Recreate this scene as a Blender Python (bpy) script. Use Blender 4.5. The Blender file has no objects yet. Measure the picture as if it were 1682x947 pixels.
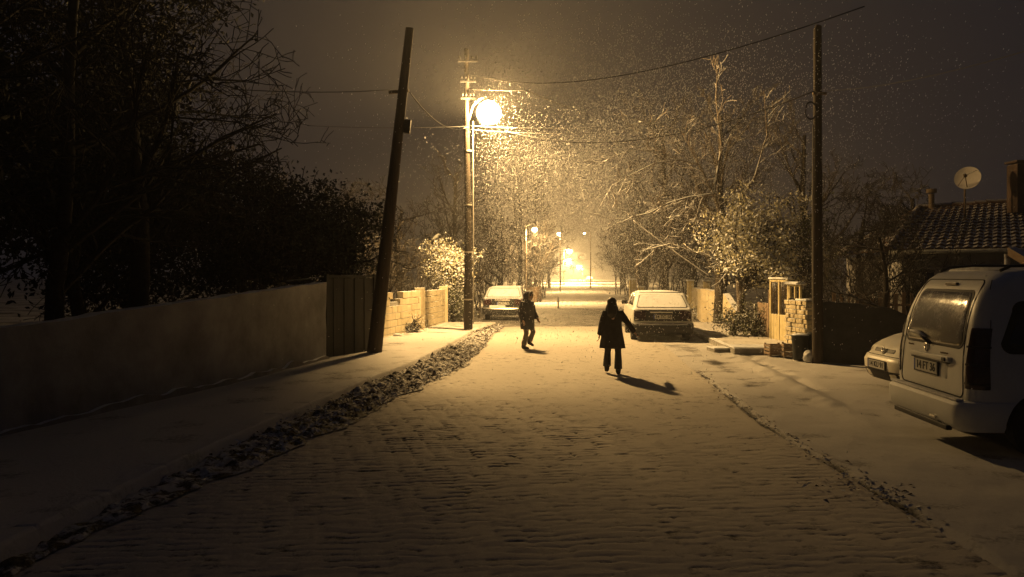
import bpy, bmesh, math, random
import numpy as np
from mathutils import Vector, Matrix

# ------------------------------------------------------------------ camera, world, exposure
SC = bpy.context.scene
COL = SC.collection
F = 1270.0; CX = 841.0; HY = 451.0; EYE = 1.75      # focal px, centre column, horizon row, eye height
cd = bpy.data.cameras.new("camera")
cam = bpy.data.objects.new("camera", cd); COL.objects.link(cam)
cam.location = (0, 0, EYE); cam.rotation_euler = (math.radians(90), 0, 0)
cd.sensor_width = 36; cd.lens = F / 1682 * 36; cd.shift_y = -22.5 / 1682
cd.clip_start = 0.05; cd.clip_end = 3000
SC.camera = cam

W = bpy.data.worlds.new("World"); SC.world = W; W.use_nodes = True
bgn = W.node_tree.nodes["Background"]
bgn.inputs[0].default_value = (0.42, 0.55, 1.0, 1); bgn.inputs[1].default_value = 0.011   # night overcast

SC.view_settings.view_transform = 'Standard'
try: SC.view_settings.look = 'None'
except Exception: pass
SC.view_settings.exposure = 0; SC.view_settings.gamma = 1
SC.render.engine = 'CYCLES'
cy = SC.cycles
cy.use_denoising = True
try: cy.denoiser = 'OPENIMAGEDENOISE'
except Exception: pass
cy.max_bounces = 6; cy.diffuse_bounces = 1; cy.glossy_bounces = 3; cy.volume_bounces = 1
cy.transparent_max_bounces = 8; cy.sample_clamp_indirect = 3.0; cy.sample_clamp_direct = 0
cy.caustics_reflective = False; cy.caustics_refractive = False

SODIUM = (1.0, 0.61, 0.22)
LAMP_W = 12200.0
HAZE_DENSITY = 0.0019

# ------------------------------------------------------------------ helpers
def gz(py): return F * EYE / (py - HY)                       # depth of a ground pixel
def G(px, py, z=0.0):
    Z = F * (EYE - z) / (py - HY); return ((px - CX) / F * Z, Z, z)
def P(px, py, Z): return ((px - CX) / F * Z, Z, EYE + (HY - py) / F * Z)

def tag(o, label=None, cat=None, group=None, kind=None):
    if label: o['label'] = label
    if cat: o['category'] = cat
    if group: o['group'] = group
    if kind: o['kind'] = kind
    return o

def empty(name, loc=(0, 0, 0), rz=0.0, label=None, cat=None, group=None):
    o = bpy.data.objects.new(name, None); COL.objects.link(o)
    o.location = loc; o.rotation_euler = (0, 0, rz)
    return tag(o, label, cat, group)

def link(name, me, parent=None):
    o = bpy.data.objects.new(name, me); COL.objects.link(o)
    if parent is not None: o.parent = parent
    return o

def np_mesh(name, V, quads=None, tris=None, smooth=True, mat=None):
    V = np.asarray(V, dtype=np.float32).reshape(-1, 3)
    me = bpy.data.meshes.new(name)
    idx = []; starts = []; s = 0; tot = []
    if quads is not None and len(quads):
        q = np.asarray(quads, dtype=np.int32).reshape(-1, 4); idx.append(q.ravel()); tot.append(np.full(len(q), 4, np.int32))
    if tris is not None and len(tris):
        t = np.asarray(tris, dtype=np.int32).reshape(-1, 3); idx.append(t.ravel()); tot.append(np.full(len(t), 3, np.int32))
    idx = np.concatenate(idx); tot = np.concatenate(tot)
    starts = np.concatenate([[0], np.cumsum(tot)[:-1]]).astype(np.int32)
    me.vertices.add(len(V)); me.vertices.foreach_set("co", V.ravel())
    me.loops.add(len(idx)); me.loops.foreach_set("vertex_index", idx)
    me.polygons.add(len(tot)); me.polygons.foreach_set("loop_start", starts)
    me.update(calc_edges=True)
    me.polygons.foreach_set("use_smooth", np.full(len(tot), bool(smooth)))
    if mat: me.materials.append(mat)
    me.update()
    return me

class MB:
    """collects shapes, builds ONE mesh object"""
    def __init__(s): s.v = []; s.f = []; s.n = 0
    def add(s, verts, faces):
        b = s.n
        s.v += [tuple(v) for v in verts]; s.f += [tuple(i + b for i in f) for f in faces]; s.n = len(s.v)
        return s
    def box(s, c, d, rz=0.0, rx=0.0, ry=0.0):
        M = Matrix.Rotation(rz, 3, 'Z') @ Matrix.Rotation(ry, 3, 'Y') @ Matrix.Rotation(rx, 3, 'X')
        vs = []
        for i in (-1, 1):
            for j in (-1, 1):
                for k in (-1, 1):
                    vs.append(Vector(c) + M @ Vector((i * d[0] / 2, j * d[1] / 2, k * d[2] / 2)))
        return s.add(vs, [(0, 1, 3, 2), (4, 6, 7, 5), (0, 4, 5, 1), (2, 3, 7, 6), (0, 2, 6, 4), (1, 5, 7, 3)])
    def tube(s, pts, rad, n=8, cap=True):
        pts = [Vector(p) for p in pts]
        if not hasattr(rad, '__len__'): rad = [rad] * len(pts)
        rings = []; prev = None
        for i, p in enumerate(pts):
            d = (pts[min(i + 1, len(pts) - 1)] - pts[max(i - 1, 0)])
            if d.length < 1e-9: d = Vector((0, 0, 1))
            d.normalize()
            if prev is None:
                u = d.orthogonal().normalized()
            else:
                u = (prev - d * prev.dot(d))
                u = u.normalized() if u.length > 1e-6 else d.orthogonal().normalized()
            prev = u; w = d.cross(u)
            rings.append([p + (u * math.cos(2 * math.pi * k / n) + w * math.sin(2 * math.pi * k / n)) * rad[i] for k in range(n)])
        vs = [v for r in rings for v in r]; fs = []
        for i in range(len(rings) - 1):
            for k in range(n):
                a = i * n + k; b = i * n + (k + 1) % n
                fs.append((a, b, b + n, a + n))
        if cap:
            fs.append(tuple(reversed(range(n)))); m = (len(rings) - 1) * n; fs.append(tuple(m + k for k in range(n)))
        return s.add(vs, fs)
    def loft(s, rings, cap0=True, cap1=True):
        n = len(rings[0]); vs = [v for r in rings for v in r]; fs = []
        for i in range(len(rings) - 1):
            for k in range(n):
                a = i * n + k; b = i * n + (k + 1) % n
                fs.append((a, b, b + n, a + n))
        if cap0: fs.append(tuple(reversed(range(n))))
        if cap1: m = (len(rings) - 1) * n; fs.append(tuple(m + k for k in range(n)))
        return s.add(vs, fs)
    def ell(s, c, r, n=14, m=9):
        vs = []; fs = []
        for i in range(m + 1):
            th = math.pi * i / m
            for k in range(n):
                ph = 2 * math.pi * k / n
                vs.append((c[0] + r[0] * math.sin(th) * math.cos(ph), c[1] + r[1] * math.sin(th) * math.sin(ph), c[2] + r[2] * math.cos(th)))
        for i in range(m):
            for k in range(n):
                a = i * n + k; b = i * n + (k + 1) % n
                fs.append((a, a + n, b + n, b))
        return s.add(vs, fs)
    def prism(s, poly, fn0, fn1):
        n = len(poly)
        vs = [fn0(p) for p in poly] + [fn1(p) for p in poly]
        fs = [tuple(range(n)), tuple(reversed(range(n, 2 * n)))]
        for k in range(n): fs.append((k, k + n, (k + 1) % n + n, (k + 1) % n))
        return s.add(vs, fs)
    def build(s, name, mat=None, parent=None, smooth=False, angle=None, bevel=0.0, loc=None, rz=0.0, fix=True):
        me = bpy.data.meshes.new(name); me.from_pydata([tuple(v) for v in s.v], [], s.f)
        if fix or bevel:
            bm = bmesh.new(); bm.from_mesh(me)
            bmesh.ops.remove_doubles(bm, verts=bm.verts, dist=1e-6)
            bmesh.ops.recalc_face_normals(bm, faces=bm.faces)
            if bevel:
                es = [e for e in bm.edges if len(e.link_faces) == 2 and e.calc_face_angle(0) > 0.5]
                bmesh.ops.bevel(bm, geom=es, offset=bevel, segments=2, profile=0.6, affect='EDGES')
            bm.to_mesh(me); bm.free()
        if smooth:
            for p in me.polygons: p.use_smooth = True
            if angle is not None: me.set_sharp_from_angle(angle=math.radians(angle))
        if mat: me.materials.append(mat)
        me.update()
        o = link(name, me, parent)
        if loc is not None: o.location = loc
        if rz: o.rotation_euler = (0, 0, rz)
        return o

def apply_mods(o):
    dg = bpy.context.evaluated_depsgraph_get()
    me = bpy.data.meshes.new_from_object(o.evaluated_get(dg), depsgraph=dg)
    old = o.data; mats = [m for m in old.materials]
    o.modifiers.clear(); o.data = me
    if not len(me.materials):
        for m in mats: me.materials.append(m)
    return o

def copy_tree(o, parent=None, kids=None):
    c = o.copy(); COL.objects.link(c)
    if parent is not None: c.parent = parent
    for ch in list(o.children): copy_tree(ch, c)
    return c

# value noise -------------------------------------------------------
def vnoise(x, y, seed=0):
    x = np.asarray(x, dtype=np.float64); y = np.asarray(y, dtype=np.float64)
    xi = np.floor(x).astype(np.int64); yi = np.floor(y).astype(np.int64)
    fx = x - xi; fy = y - yi; fx = fx * fx * (3 - 2 * fx); fy = fy * fy * (3 - 2 * fy)
    def h(a, b):
        n = (a * 374761393 + b * 668265263 + seed * 1442695040888963) & 0x7fffffff
        n = ((n ^ (n >> 13)) * 1274126177) & 0x7fffffff
        n = (n ^ (n >> 16)) & 0xffff
        return n / 65535.0
    return (h(xi, yi) * (1 - fx) + h(xi + 1, yi) * fx) * (1 - fy) + (h(xi, yi + 1) * (1 - fx) + h(xi + 1, yi + 1) * fx) * fy
def fbm(x, y, seed=0, o=4):
    s = 0; a = .5; t = 0
    for i in range(o):
        s = s + a * vnoise(x * 2 ** i, y * 2 ** i, seed + i * 17); t += a; a *= .5
    return s / t

# ------------------------------------------------------------------ materials
def new_mat(name, color=(.5, .5, .5), rough=.7, metal=0.0, spec=.3):
    m = bpy.data.materials.new(name); m.use_nodes = True
    b = m.node_tree.nodes["Principled BSDF"]
    b.inputs["Base Color"].default_value = (*color, 1); b.inputs["Roughness"].default_value = rough
    b.inputs["Metallic"].default_value = metal
    b.inputs["Specular IOR Level"].default_value = spec
    return m
def _coord(nt, scale=1.0, kind="Object"):
    tc = nt.nodes.new("ShaderNodeTexCoord"); mp = nt.nodes.new("ShaderNodeMapping")
    nt.links.new(tc.outputs[kind], mp.inputs[0])
    mp.inputs["Scale"].default_value = scale if hasattr(scale, '__len__') else (scale,) * 3
    return mp
def _noise(nt, vec, scale, detail=4, rough=.6):
    n = nt.nodes.new("ShaderNodeTexNoise"); n.inputs["Scale"].default_value = scale
    n.inputs["Detail"].default_value = detail; n.inputs["Roughness"].default_value = rough
    nt.links.new(vec, n.inputs["Vector"]); return n
def _ramp(nt, fac, p0, p1, c0=(0, 0, 0, 1), c1=(1, 1, 1, 1)):
    r = nt.nodes.new("ShaderNodeValToRGB"); r.color_ramp.elements[0].position = p0; r.color_ramp.elements[1].position = p1
    r.color_ramp.elements[0].color = c0; r.color_ramp.elements[1].color = c1
    nt.links.new(fac, r.inputs[0]); return r
def _math(nt, op, a, b=None, clamp=False):
    n = nt.nodes.new("ShaderNodeMath"); n.operation = op; n.use_clamp = clamp
    for i, v in enumerate((a, b)):
        if v is None: continue
        if isinstance(v, (int, float)): n.inputs[i].default_value = v
        else: nt.links.new(v, n.inputs[i])
    return n.outputs[0]
def _mix(nt, fac, a, b):
    n = nt.nodes.new("ShaderNodeMix"); n.data_type = 'RGBA'
    if isinstance(fac, (int, float)): n.inputs[0].default_value = fac
    else: nt.links.new(fac, n.inputs[0])
    for i, v in ((6, a), (7, b)):
        if isinstance(v, tuple): n.inputs[i].default_value = (*v[:3], 1)
        else: nt.links.new(v, n.inputs[i])
    return n.outputs[2]
def _bump(nt, height, strength, dist, bsdf):
    b = nt.nodes.new("ShaderNodeBump"); b.inputs["Strength"].default_value = strength; b.inputs["Distance"].default_value = dist
    nt.links.new(height, b.inputs["Height"]); nt.links.new(b.outputs[0], bsdf.inputs["Normal"]); return b

SNOW = (.74, .76, .80)
def surf(name, c0, c1, nscale=4.0, rough=.8, bump=.3, bdist=.02, snow=0.0, snow_lo=.25, snow_hi=.7, stretch=(1, 1, 1), spec=.25, metal=0.0, drips=False):
    """two-tone noisy surface with snow lying on the faces that look up"""
    m = new_mat(name, c0, rough, metal, spec); nt = m.node_tree; b = nt.nodes["Principled BSDF"]
    co = _coord(nt, stretch)
    n1 = _noise(nt, co.outputs[0], nscale, 6, .65)
    col = _mix(nt, _ramp(nt, n1.outputs[0], .35, .65).outputs[0], c0, c1)
    n2 = _noise(nt, co.outputs[0], nscale * 6, 5, .7)
    hgt = _math(nt, 'ADD', n1.outputs[0], _math(nt, 'MULTIPLY', n2.outputs[0], .4))
    if drips:
        cz = _coord(nt, (9, 9, .7)); nd = _noise(nt, cz.outputs[0], 1.0, 4, .6)
        col = _mix(nt, _math(nt, 'MULTIPLY', _ramp(nt, nd.outputs[0], .5, .75).outputs[0], .55), col, tuple(x * .35 for x in c0))
    if snow > 0:
        g = nt.nodes.new("ShaderNodeNewGeometry"); sx = nt.nodes.new("ShaderNodeSeparateXYZ")
        nt.links.new(g.outputs["Normal"], sx.inputs[0])
        n3 = _noise(nt, _coord(nt, 1.0).outputs[0], 9, 4, .7)
        up = _math(nt, 'ADD', sx.outputs[2], _math(nt, 'MULTIPLY', _math(nt, 'SUBTRACT', n3.outputs[0], .5), .9))
        f = _math(nt, 'MULTIPLY', _ramp(nt, up, snow_lo, snow_hi).outputs[0], snow)
        col = _mix(nt, f, col, SNOW)
    nt.links.new(col, b.inputs["Base Color"])
    _bump(nt, hgt, bump, bdist, b)
    return m

M = {}
M['snow'] = surf('snow', (.68, .70, .74), (.78, .80, .83), 3, .65, .5, .02, spec=.3)
M['snow_rough'] = surf('snow_rough', (.50, .50, .50), (.76, .77, .79), 5, .7, .7, .03)
M['plaster'] = surf('plaster', (.20, .195, .19), (.38, .37, .37), 1.1, .9, .6, .03, snow=.9, snow_lo=.5, snow_hi=.8)
M['wallpaint'] = surf('wallpaint', (.50, .42, .27), (.62, .54, .38), 2.2, .9, .5, .02, snow=.9, snow_lo=.5, snow_hi=.8, drips=True)
M['concrete'] = surf('concrete', (.22, .21, .19), (.33, .31, .28), 4, .9, .4, .02, snow=.85, snow_lo=.4, snow_hi=.75)
M['wood_pole'] = surf('wood_pole', (.030, .022, .016), (.06, .045, .032), 6, .75, .6, .01, stretch=(6, 6, .4), spec=.2)
M['pole_dark'] = surf('pole_dark', (.022, .018, .014), (.045, .036, .028), 6, .85, .4, .01, stretch=(6, 6, .4), spec=.1)
M['pole_grey'] = surf('pole_grey', (.16, .13, .10), (.24, .20, .15), 5, .6, .3, .01, stretch=(6, 6, .5), spec=.4)
M['steel'] = surf('steel', (.30, .28, .25), (.40, .37, .33), 8, .45, .2, .005, spec=.5)
M['darkmetal'] = surf('darkmetal', (.012, .013, .014), (.022, .023, .025), 3, .6, .25, .01, spec=.3, drips=True)
M['bark'] = surf('bark', (.030, .025, .020), (.055, .045, .035), 12, .9, .6, .01, snow=.35, snow_lo=.6, snow_hi=1.1)
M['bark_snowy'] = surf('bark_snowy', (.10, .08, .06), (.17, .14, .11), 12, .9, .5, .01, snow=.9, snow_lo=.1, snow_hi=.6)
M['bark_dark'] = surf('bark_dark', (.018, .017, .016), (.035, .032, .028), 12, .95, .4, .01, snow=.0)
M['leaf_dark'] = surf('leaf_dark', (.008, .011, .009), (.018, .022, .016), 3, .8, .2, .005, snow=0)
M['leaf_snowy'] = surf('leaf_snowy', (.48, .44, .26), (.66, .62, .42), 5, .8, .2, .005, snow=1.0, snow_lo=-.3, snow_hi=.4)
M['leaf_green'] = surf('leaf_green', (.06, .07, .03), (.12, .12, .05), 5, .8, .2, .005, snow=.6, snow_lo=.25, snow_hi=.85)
M['rubber'] = new_mat('rubber', (.012, .012, .013), .8)
M['black_plastic'] = surf('black_plastic', (.012, .012, .013), (.018, .018, .019), 5, .55, .1, .003, snow=.3, snow_lo=.8, snow_hi=1.3)
M['glass_dark'] = new_mat('glass_dark', (.012, .014, .015), .06, 0, .6)
M['red_lens'] = new_mat('red_lens', (.028, .005, .006), .18, 0, .6)
M['plate_white'] = surf('plate_white', (.40, .40, .37), (.55, .55, .51), 30, .5, .1, .001)
M['plate_text'] = new_mat('plate_text', (.01, .01, .01), .6)
M['plate_blue'] = new_mat('plate_blue', (.02, .05, .25), .5)
M['chrome'] = new_mat('chrome', (.72, .70, .66), .28, 1.0)
M['brick'] = surf('brick', (.05, .035, .03), (.09, .06, .045), 5, .9, .4, .01, snow=.7)
M['wood_board'] = surf('wood_board', (.20, .14, .09), (.30, .22, .15), 5, .85, .4, .006, stretch=(1, 1, 5), snow=.7, snow_lo=.4)
M['iron'] = surf('iron', (.10, .075, .05), (.18, .13, .085), 12, .7, .3, .004, snow=.8, snow_lo=.45)
M['gate_paint'] = surf('gate_paint', (.50, .42, .22), (.62, .52, .30), 4, .75, .3, .004, snow=.8, snow_lo=.45, drips=True)
M['bag'] = surf('bag', (.40, .40, .40), (.55, .55, .55), 9, .5, .8, .02)
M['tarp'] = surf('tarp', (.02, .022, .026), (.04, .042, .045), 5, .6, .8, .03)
M['dish'] = surf('dish', (.55, .52, .48), (.66, .62, .57), 4, .6, .1, .003)

def car_paint(name, c, snow=.6, lo=.3, hi=.9):
    m = surf(name, c, tuple(min(1, x * 1.12) for x in c), 2.5, .38, .05, .003, snow=snow, snow_lo=lo, snow_hi=hi, spec=.5)
    return m
M['van_white'] = car_paint('van_white', (.56, .57, .55), .6, .55, 1.1)
M['car_white'] = car_paint('car_white', (.50, .50, .46), .8, .3, .8)
M['car_dark'] = car_paint('car_dark', (.03, .032, .035), .9, .25, .7)
M['hatch_white'] = car_paint('hatch_white', (.70, .66, .54), .5, .5, 1.0)

def snowy_glass():
    m = new_mat('snow_speckled_glass', (.02, .02, .02), .07, 0, .6); nt = m.node_tree; b = nt.nodes["Principled BSDF"]
    co = _coord(nt, 1.0)
    n1 = _noise(nt, co.outputs[0], 2.4, 3, .6); n2 = _noise(nt, co.outputs[0], 34, 5, .75)
    s = _math(nt, 'ADD', _math(nt, 'MULTIPLY', n1.outputs[0], .9), _math(nt, 'MULTIPLY', n2.outputs[0], .75))
    f = _ramp(nt, s, .84, 1.0).outputs[0]
    f = _math(nt, 'ADD', _math(nt, 'MULTIPLY', f, .5), .10)
    nt.links.new(_mix(nt, f, (.03, .028, .025), (.62, .62, .62)), b.inputs["Base Color"])
    nt.links.new(_math(nt, 'ADD', .07, _math(nt, 'MULTIPLY', f, .12)), b.inputs["Roughness"])
    return m
M['glass_speckled'] = snowy_glass()

def ground_mat(name, dark, snow0, snow1, nscale, cover_lo, cover_hi, bump=.5, bdist=.02, attr=None, fine=60):
    m = new_mat(name, snow0, .75, 0, .3); nt = m.node_tree; b = nt.nodes["Principled BSDF"]
    co = _coord(nt, 1.0)
    n1 = _noise(nt, co.outputs[0], nscale, 8, .62); n2 = _noise(nt, co.outputs[0], fine, 5, .7)
    n3 = _noise(nt, co.outputs[0], .35, 3, .5)
    sn = _mix(nt, n2.outputs[0], snow0, snow1)
    cv = _math(nt, 'ADD', n1.outputs[0], _math(nt, 'MULTIPLY', _math(nt, 'SUBTRACT', n2.outputs[0], .5), .35))
    cv = _math(nt, 'ADD', cv, _math(nt, 'MULTIPLY', _math(nt, 'SUBTRACT', n3.outputs[0], .5), .35))
    if attr:
        at = nt.nodes.new("ShaderNodeAttribute"); at.attribute_name = attr
        cv = _math(nt, 'SUBTRACT', cv, at.outputs["Fac"])
    f = _ramp(nt, cv, cover_lo, cover_hi).outputs[0]
    nt.links.new(_mix(nt, f, dark, sn), b.inputs["Base Color"])
    nt.links.new(_math(nt, 'ADD', _math(nt, 'MULTIPLY', f, .2), .65), b.inputs["Roughness"]); b.inputs['Specular IOR Level'].default_value = .12
    hh = _math(nt, 'ADD', _math(nt, 'MULTIPLY', f, .4), _math(nt, 'MULTIPLY', n2.outputs[0], .5))
    _bump(nt, hh, bump, bdist, b)
    return m
M['road'] = ground_mat('road_pavers_snow', (.055, .05, .045), (.42, .38, .33), (.56, .53, .48), 5, .20, .40, .5, .012, attr="gap", fine=45)
M['shoulder'] = ground_mat('shoulder_snow', (.06, .055, .05), (.42, .40, .38), (.56, .55, .54), 1.6, .24, .44, .5, .02, attr="gap", fine=30)
M['pavement'] = ground_mat('pavement_snow', (.08, .07, .06), (.48, .46, .43), (.60, .58, .56), 1.3, .24, .44, .5, .025, fine=22)
M['ground'] = ground_mat('ground_snow', (.07, .06, .045), (.40, .39, .37), (.55, .54, .53), .6, .34, .55, .7, .05, fine=8)
M['dark_asphalt'] = ground_mat('dark_asphalt', (.04, .037, .034), (.24, .23, .21), (.38, .36, .34), 2.0, .36, .62, .5, .015, fine=30)
M['litter'] = ground_mat('litter', (.045, .033, .022), (.38, .36, .33), (.70, .69, .68), 7, .44, .54, 1.0, .03, fine=26)
M['leafbit'] = surf('leafbit', (.07, .045, .025), (.16, .10, .055), 20, .85, .3, .003, snow=.85, snow_lo=.35, snow_hi=.8)

# ------------------------------------------------------------------ the setting: ground, road, pavements
LK = np.array([(-6, -3.2), (5, -3.08), (6.3, -2.99), (8.5, -2.75), (10.95, -2.42), (12.6, -2.2), (14.15, -1.92), (17.8, -1.54), (22.4, -1.18), (26, -.6), (45, 1.5), (76, 5), (150, 10.5), (300, 22.5), (560, 44)])
RK = np.array([(-6, 2.9), (9.7, 4.27), (12.4, 4.5), (17.2, 4.86), (20.4, 5.1), (27, 5.6), (45, 6.8), (76, 8.9), (150, 15.8), (300, 30), (560, 53)])
def lk(Y): return np.interp(Y, LK[:, 0], LK[:, 1])
def rk(Y): return np.interp(Y, RK[:, 0], RK[:, 1])
def seam(Y): return 2.9 + np.maximum(0, np.asarray(Y) - 9) * .085          # edge of the block paving

def strip(name, ys, x0f, x1f, nx, hf, mat, kind='structure', attrf=None, smooth=True):
    ys = np.asarray(ys); t = np.linspace(0, 1, nx)
    Y = np.repeat(ys[:, None], nx, 1); X = x0f(ys)[:, None] * (1 - t) + x1f(ys)[:, None] * t
    Z = hf(X, Y, t[None, :] + 0 * X)
    V = np.stack([X, Y, Z], -1).reshape(-1, 3); n = len(ys)
    a = (np.arange(n - 1)[:, None] * nx + np.arange(nx - 1)[None, :]).ravel()
    Q = np.stack([a, a + 1, a + 1 + nx, a + nx], -1)
    me = np_mesh(name, V, quads=Q, smooth=smooth, mat=mat)
    if attrf is not None:
        A = me.attributes.new("gap", 'FLOAT', 'POINT'); A.data.foreach_set("value", attrf(X, Y).astype(np.float32).ravel())
    o = link(name, me); tag(o, kind=kind)
    return o

gm = np.array([(-320, -30), (320, -30), (320, 620), (-320, 620)])
me = np_mesh('ground', [(x, y, -.06) for x, y in gm], quads=[(0, 1, 2, 3)], mat=M['ground'])
tag(link('ground', me), kind='structure')

# block paving: courses lie across the road, snow filling most of the joints
def courses(X, Y):
    row = (Y - .086 * X + .16 * (fbm(X * .45, Y * .25, 5, 3) - .5) + .03 * (fbm(X * 4.1, Y * 1.6, 6, 3) - .5) * 2) / .105
    cell = np.floor(X / .18 + np.floor(Y / .42) * .37)
    row = row + .6 * (vnoise(cell, np.floor(Y / .42) * 3.3, 7) - .5)
    k = np.floor(row); fr = row - k
    off = ((k * 7919) % 13) / 13.0
    col = (X + .04 * (vnoise(X * 4, k * 3.3, 9) - .5)) / .19 + off
    c = np.floor(col); fc = col - c
    g1 = np.exp(-((np.minimum(fr, 1 - fr) * .105) / .011) ** 2)
    g2 = np.exp(-((np.minimum(fc, 1 - fc) * .19) / .010) ** 2)
    streak = np.clip((fbm(X * 6.5, k * 5.1, 21, 3) - .46) * 6, 0, 1)            # how empty each length of joint is
    big = np.clip((fbm(X * .5 + 7, Y * .35, 31, 3) - .28) * 3.2, .40, 1)
    tilt = (vnoise(k * 3.7 + 11, c * 5.3, 41) - .45) * (fr - .5) * .026 + (vnoise(k * 2.7, c * 4.3, 43) - .5) * .006
    return g1, g2, streak * big, tilt, big
def road_h(X, Y, t):
    g1, g2, s, tilt, big = courses(X, Y)
    near = np.clip((20 - Y) / 9, 0, 1)
    edge = np.clip((t - 0.0) / .08, 0, 1)
    return near * (-.0185 * g1 * (.03 + .97 * s) - .012 * g2 * (.3 + .7 * big) + tilt * (.35 + .65 * big)) + .012 * (fbm(X * 1.1, Y * .7, 3, 4) - .5) + .03 * (fbm(X * .25, Y * .2, 4, 2) - .5)
def road_gap(X, Y):
    g1, g2, s, tilt, big = courses(X, Y)
    near = np.clip((22 - Y) / 9, 0, 1)
    return near * (.42 * g1 * s + .20 * g2 * s)
ys = [0.5]
while ys[-1] < 26: ys.append(ys[-1] + (.016 if ys[-1] < 9 else .026 if ys[-1] < 14 else .05))
strip('road', ys, lambda y: lk(y) - .02, seam, 190, road_h, M['road'], attrf=road_gap)
# street junction, darker and barer, then the far road under snow
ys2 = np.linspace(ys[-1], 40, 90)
strip('road_junction', ys2, lambda y: lk(y) - 9, lambda y: rk(y) + 9, 120, lambda X, Y, t: .02 * (fbm(X, Y, 8, 3) - .5) - .012, M['dark_asphalt'])
ys3 = np.concatenate([np.linspace(40, 120, 120), np.linspace(125, 560, 60)])
strip('road_far', ys3, lambda y: lk(y) - .5, lambda y: rk(y) + .5, 24, lambda X, Y, t: .03 * (fbm(X * .6, Y * .3, 8, 3) - .5), M['pavement'])

# concrete shoulder and open lot on the right
def sh_gap(X, Y):
    d = X - seam(Y)
    tr = np.exp(-((d - .55 - .03 * np.sin(Y)) / .16) ** 2) * np.clip((fbm(X * 2, Y * .35, 77, 3) - .42) * 4, 0, 1) * np.clip((Y - 9) / 6, 0, 1)
    tr2 = np.exp(-((d - 1.55) / .14) ** 2) * np.clip((fbm(X * 2, Y * .4, 79, 3) - .5) * 4, 0, 1)
    sm = np.exp(-((d - .03 - .10 * (fbm(Y * .9, X * 0, 15, 3) - .5)) / (.035 + .05 * np.clip(fbm(Y * 1.3, 0 * Y, 16, 2) - .5, 0, 1))) ** 2) * np.clip((Y - 5.2) / 1, 0, 1) * np.clip((14 - Y) / 2, 0, 1)
    return .17 * tr + .10 * tr2 + .6 * sm * np.clip((fbm(X * 5, Y * 2.6, 17, 3) - .28) * 4, .25, 1)
def sh_h(X, Y, t):
    d = X - seam(Y)
    sm = np.exp(-((d - .03 - .10 * (fbm(Y * .9, X * 0, 15, 3) - .5)) / .05) ** 2) * np.clip((14 - Y) / 2, 0, 1)
    e = X - rk(Y)
    ridge = .07 * np.exp(-((e + .05) / .16) ** 2) * np.clip((Y - 8.5) / 2, 0, 1) * np.clip((17.5 - Y) / 2, 0, 1) * (.3 + 1.4 * np.clip(fbm(X * 3, Y * 2, 25, 3) - .25, 0, 1))
    ditch = -.05 * np.exp(-((e - .22) / .10) ** 2) * np.clip((Y - 10) / 2, 0, 1) * np.clip((17.5 - Y) / 2, 0, 1) * np.clip((fbm(X * 1.5, Y * 1.5, 27, 3) - .3) * 4, 0, 1)
    return .012 - .045 * sm + ridge + ditch + .035 * (fbm(X * .6, Y * .5, 13, 3) - .5) + .018 * (fbm(X * 4, Y * 3, 14, 4) - .5) + .02 * (fbm(X * 1.7, Y * 1.4, 19, 3) - .5)
ysr = []; y = .5
while y < 26: ysr.append(y); y += .035
strip('parking_apron', ysr, lambda y: seam(y) - .02, lambda y: 0 * y + 16, 420, sh_h, M['shoulder'], attrf=sh_gap)

# left pavement, kerb stones and the littered gutter
def pav_h(X, Y, t): return .125 + .02 * (fbm(X * 1.2, Y * .9, 51, 4) - .5) + .05 * np.clip(t * 1, 0, 1) * 0
ysl = np.arange(.5, 26.6, .07)
strip('left_pavement', ysl, lambda y: 0 * y - 9.0, lambda y: lk(y) - .13, 110, pav_h, M['pavement'])
rk_ = random.Random(4)
def kerb_h(X, Y, t):
    e = np.clip((1 - t) / (.16 + .10 * fbm(Y * 2.2, X * 0, 91, 3)), 0, 1); e = e * e * (3 - 2 * e)
    j = np.exp(-((((Y + .2) % .8) - .4) / .012) ** 2) * np.clip((fbm(Y * .8, X * 0, 92, 2) - .45) * 5, 0, 1)
    return .004 + e * (.128 + .02 * (fbm(X * 5, Y * 3, 93, 4) - .5) - .02 * j)
strip('left_kerb', np.arange(.5, 26.4, .02), lambda y: lk(y) - .20, lambda y: lk(y) + .05, 16, kerb_h, M['pavement'])
mb = MB(); y = 17.6
while y < 26.4:
    L = .8; xa = float(rk(y)); xb = float(rk(y + L)); a = math.atan2(xa - xb, L)
    mb.box(((xa + xb) / 2 + .07, y + L / 2, .045 + rk_.uniform(-.012, .006)), (.15, L - .02, .19), rz=a); y += L
tag(mb.build('right_kerb', M['concrete'], bevel=.012), kind='structure')
strip('right_pavement', np.arange(17.6, 26.6, .1), lambda y: rk(y) + .13, lambda y: 0 * y + 15, 60, lambda X, Y, t: .125 + .03 * (fbm(X * 1.2, Y * .9, 61, 4) - .5), M['pavement'])
def gut_w(y): return np.interp(y, [0, 5, 8, 12, 15, 19, 24, 26], [.15, .25, .65, .92, .92, .75, .5, .3])
def gut_h(X, Y, t):
    env = np.clip(t / .10, 0, 1) * np.clip((1 - t) / .12, 0, 1)
    n = fbm(X * 6, Y * 5, 71, 4) - .5; n2 = fbm(X * 14, Y * 12, 72, 3) - .5
    return .014 + env * (.045 + .24 * n + .10 * n2) * np.clip((Y - 3) / 9, .3, 1)
ysg = []; y = 1.0
while y < 26: ysg.append(y); y += .024
gut = strip('gutter_litter', ysg, lambda y: lk(y) + .0, lambda y: lk(y) + gut_w(y) + .38 * (fbm(y * 1.7, 0 * y, 73, 4) - .5), 56, gut_h, M['litter'], kind='stuff')
tag(gut, 'ragged strip of dirty snow and leaf litter along left kerb', 'litter')

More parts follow.
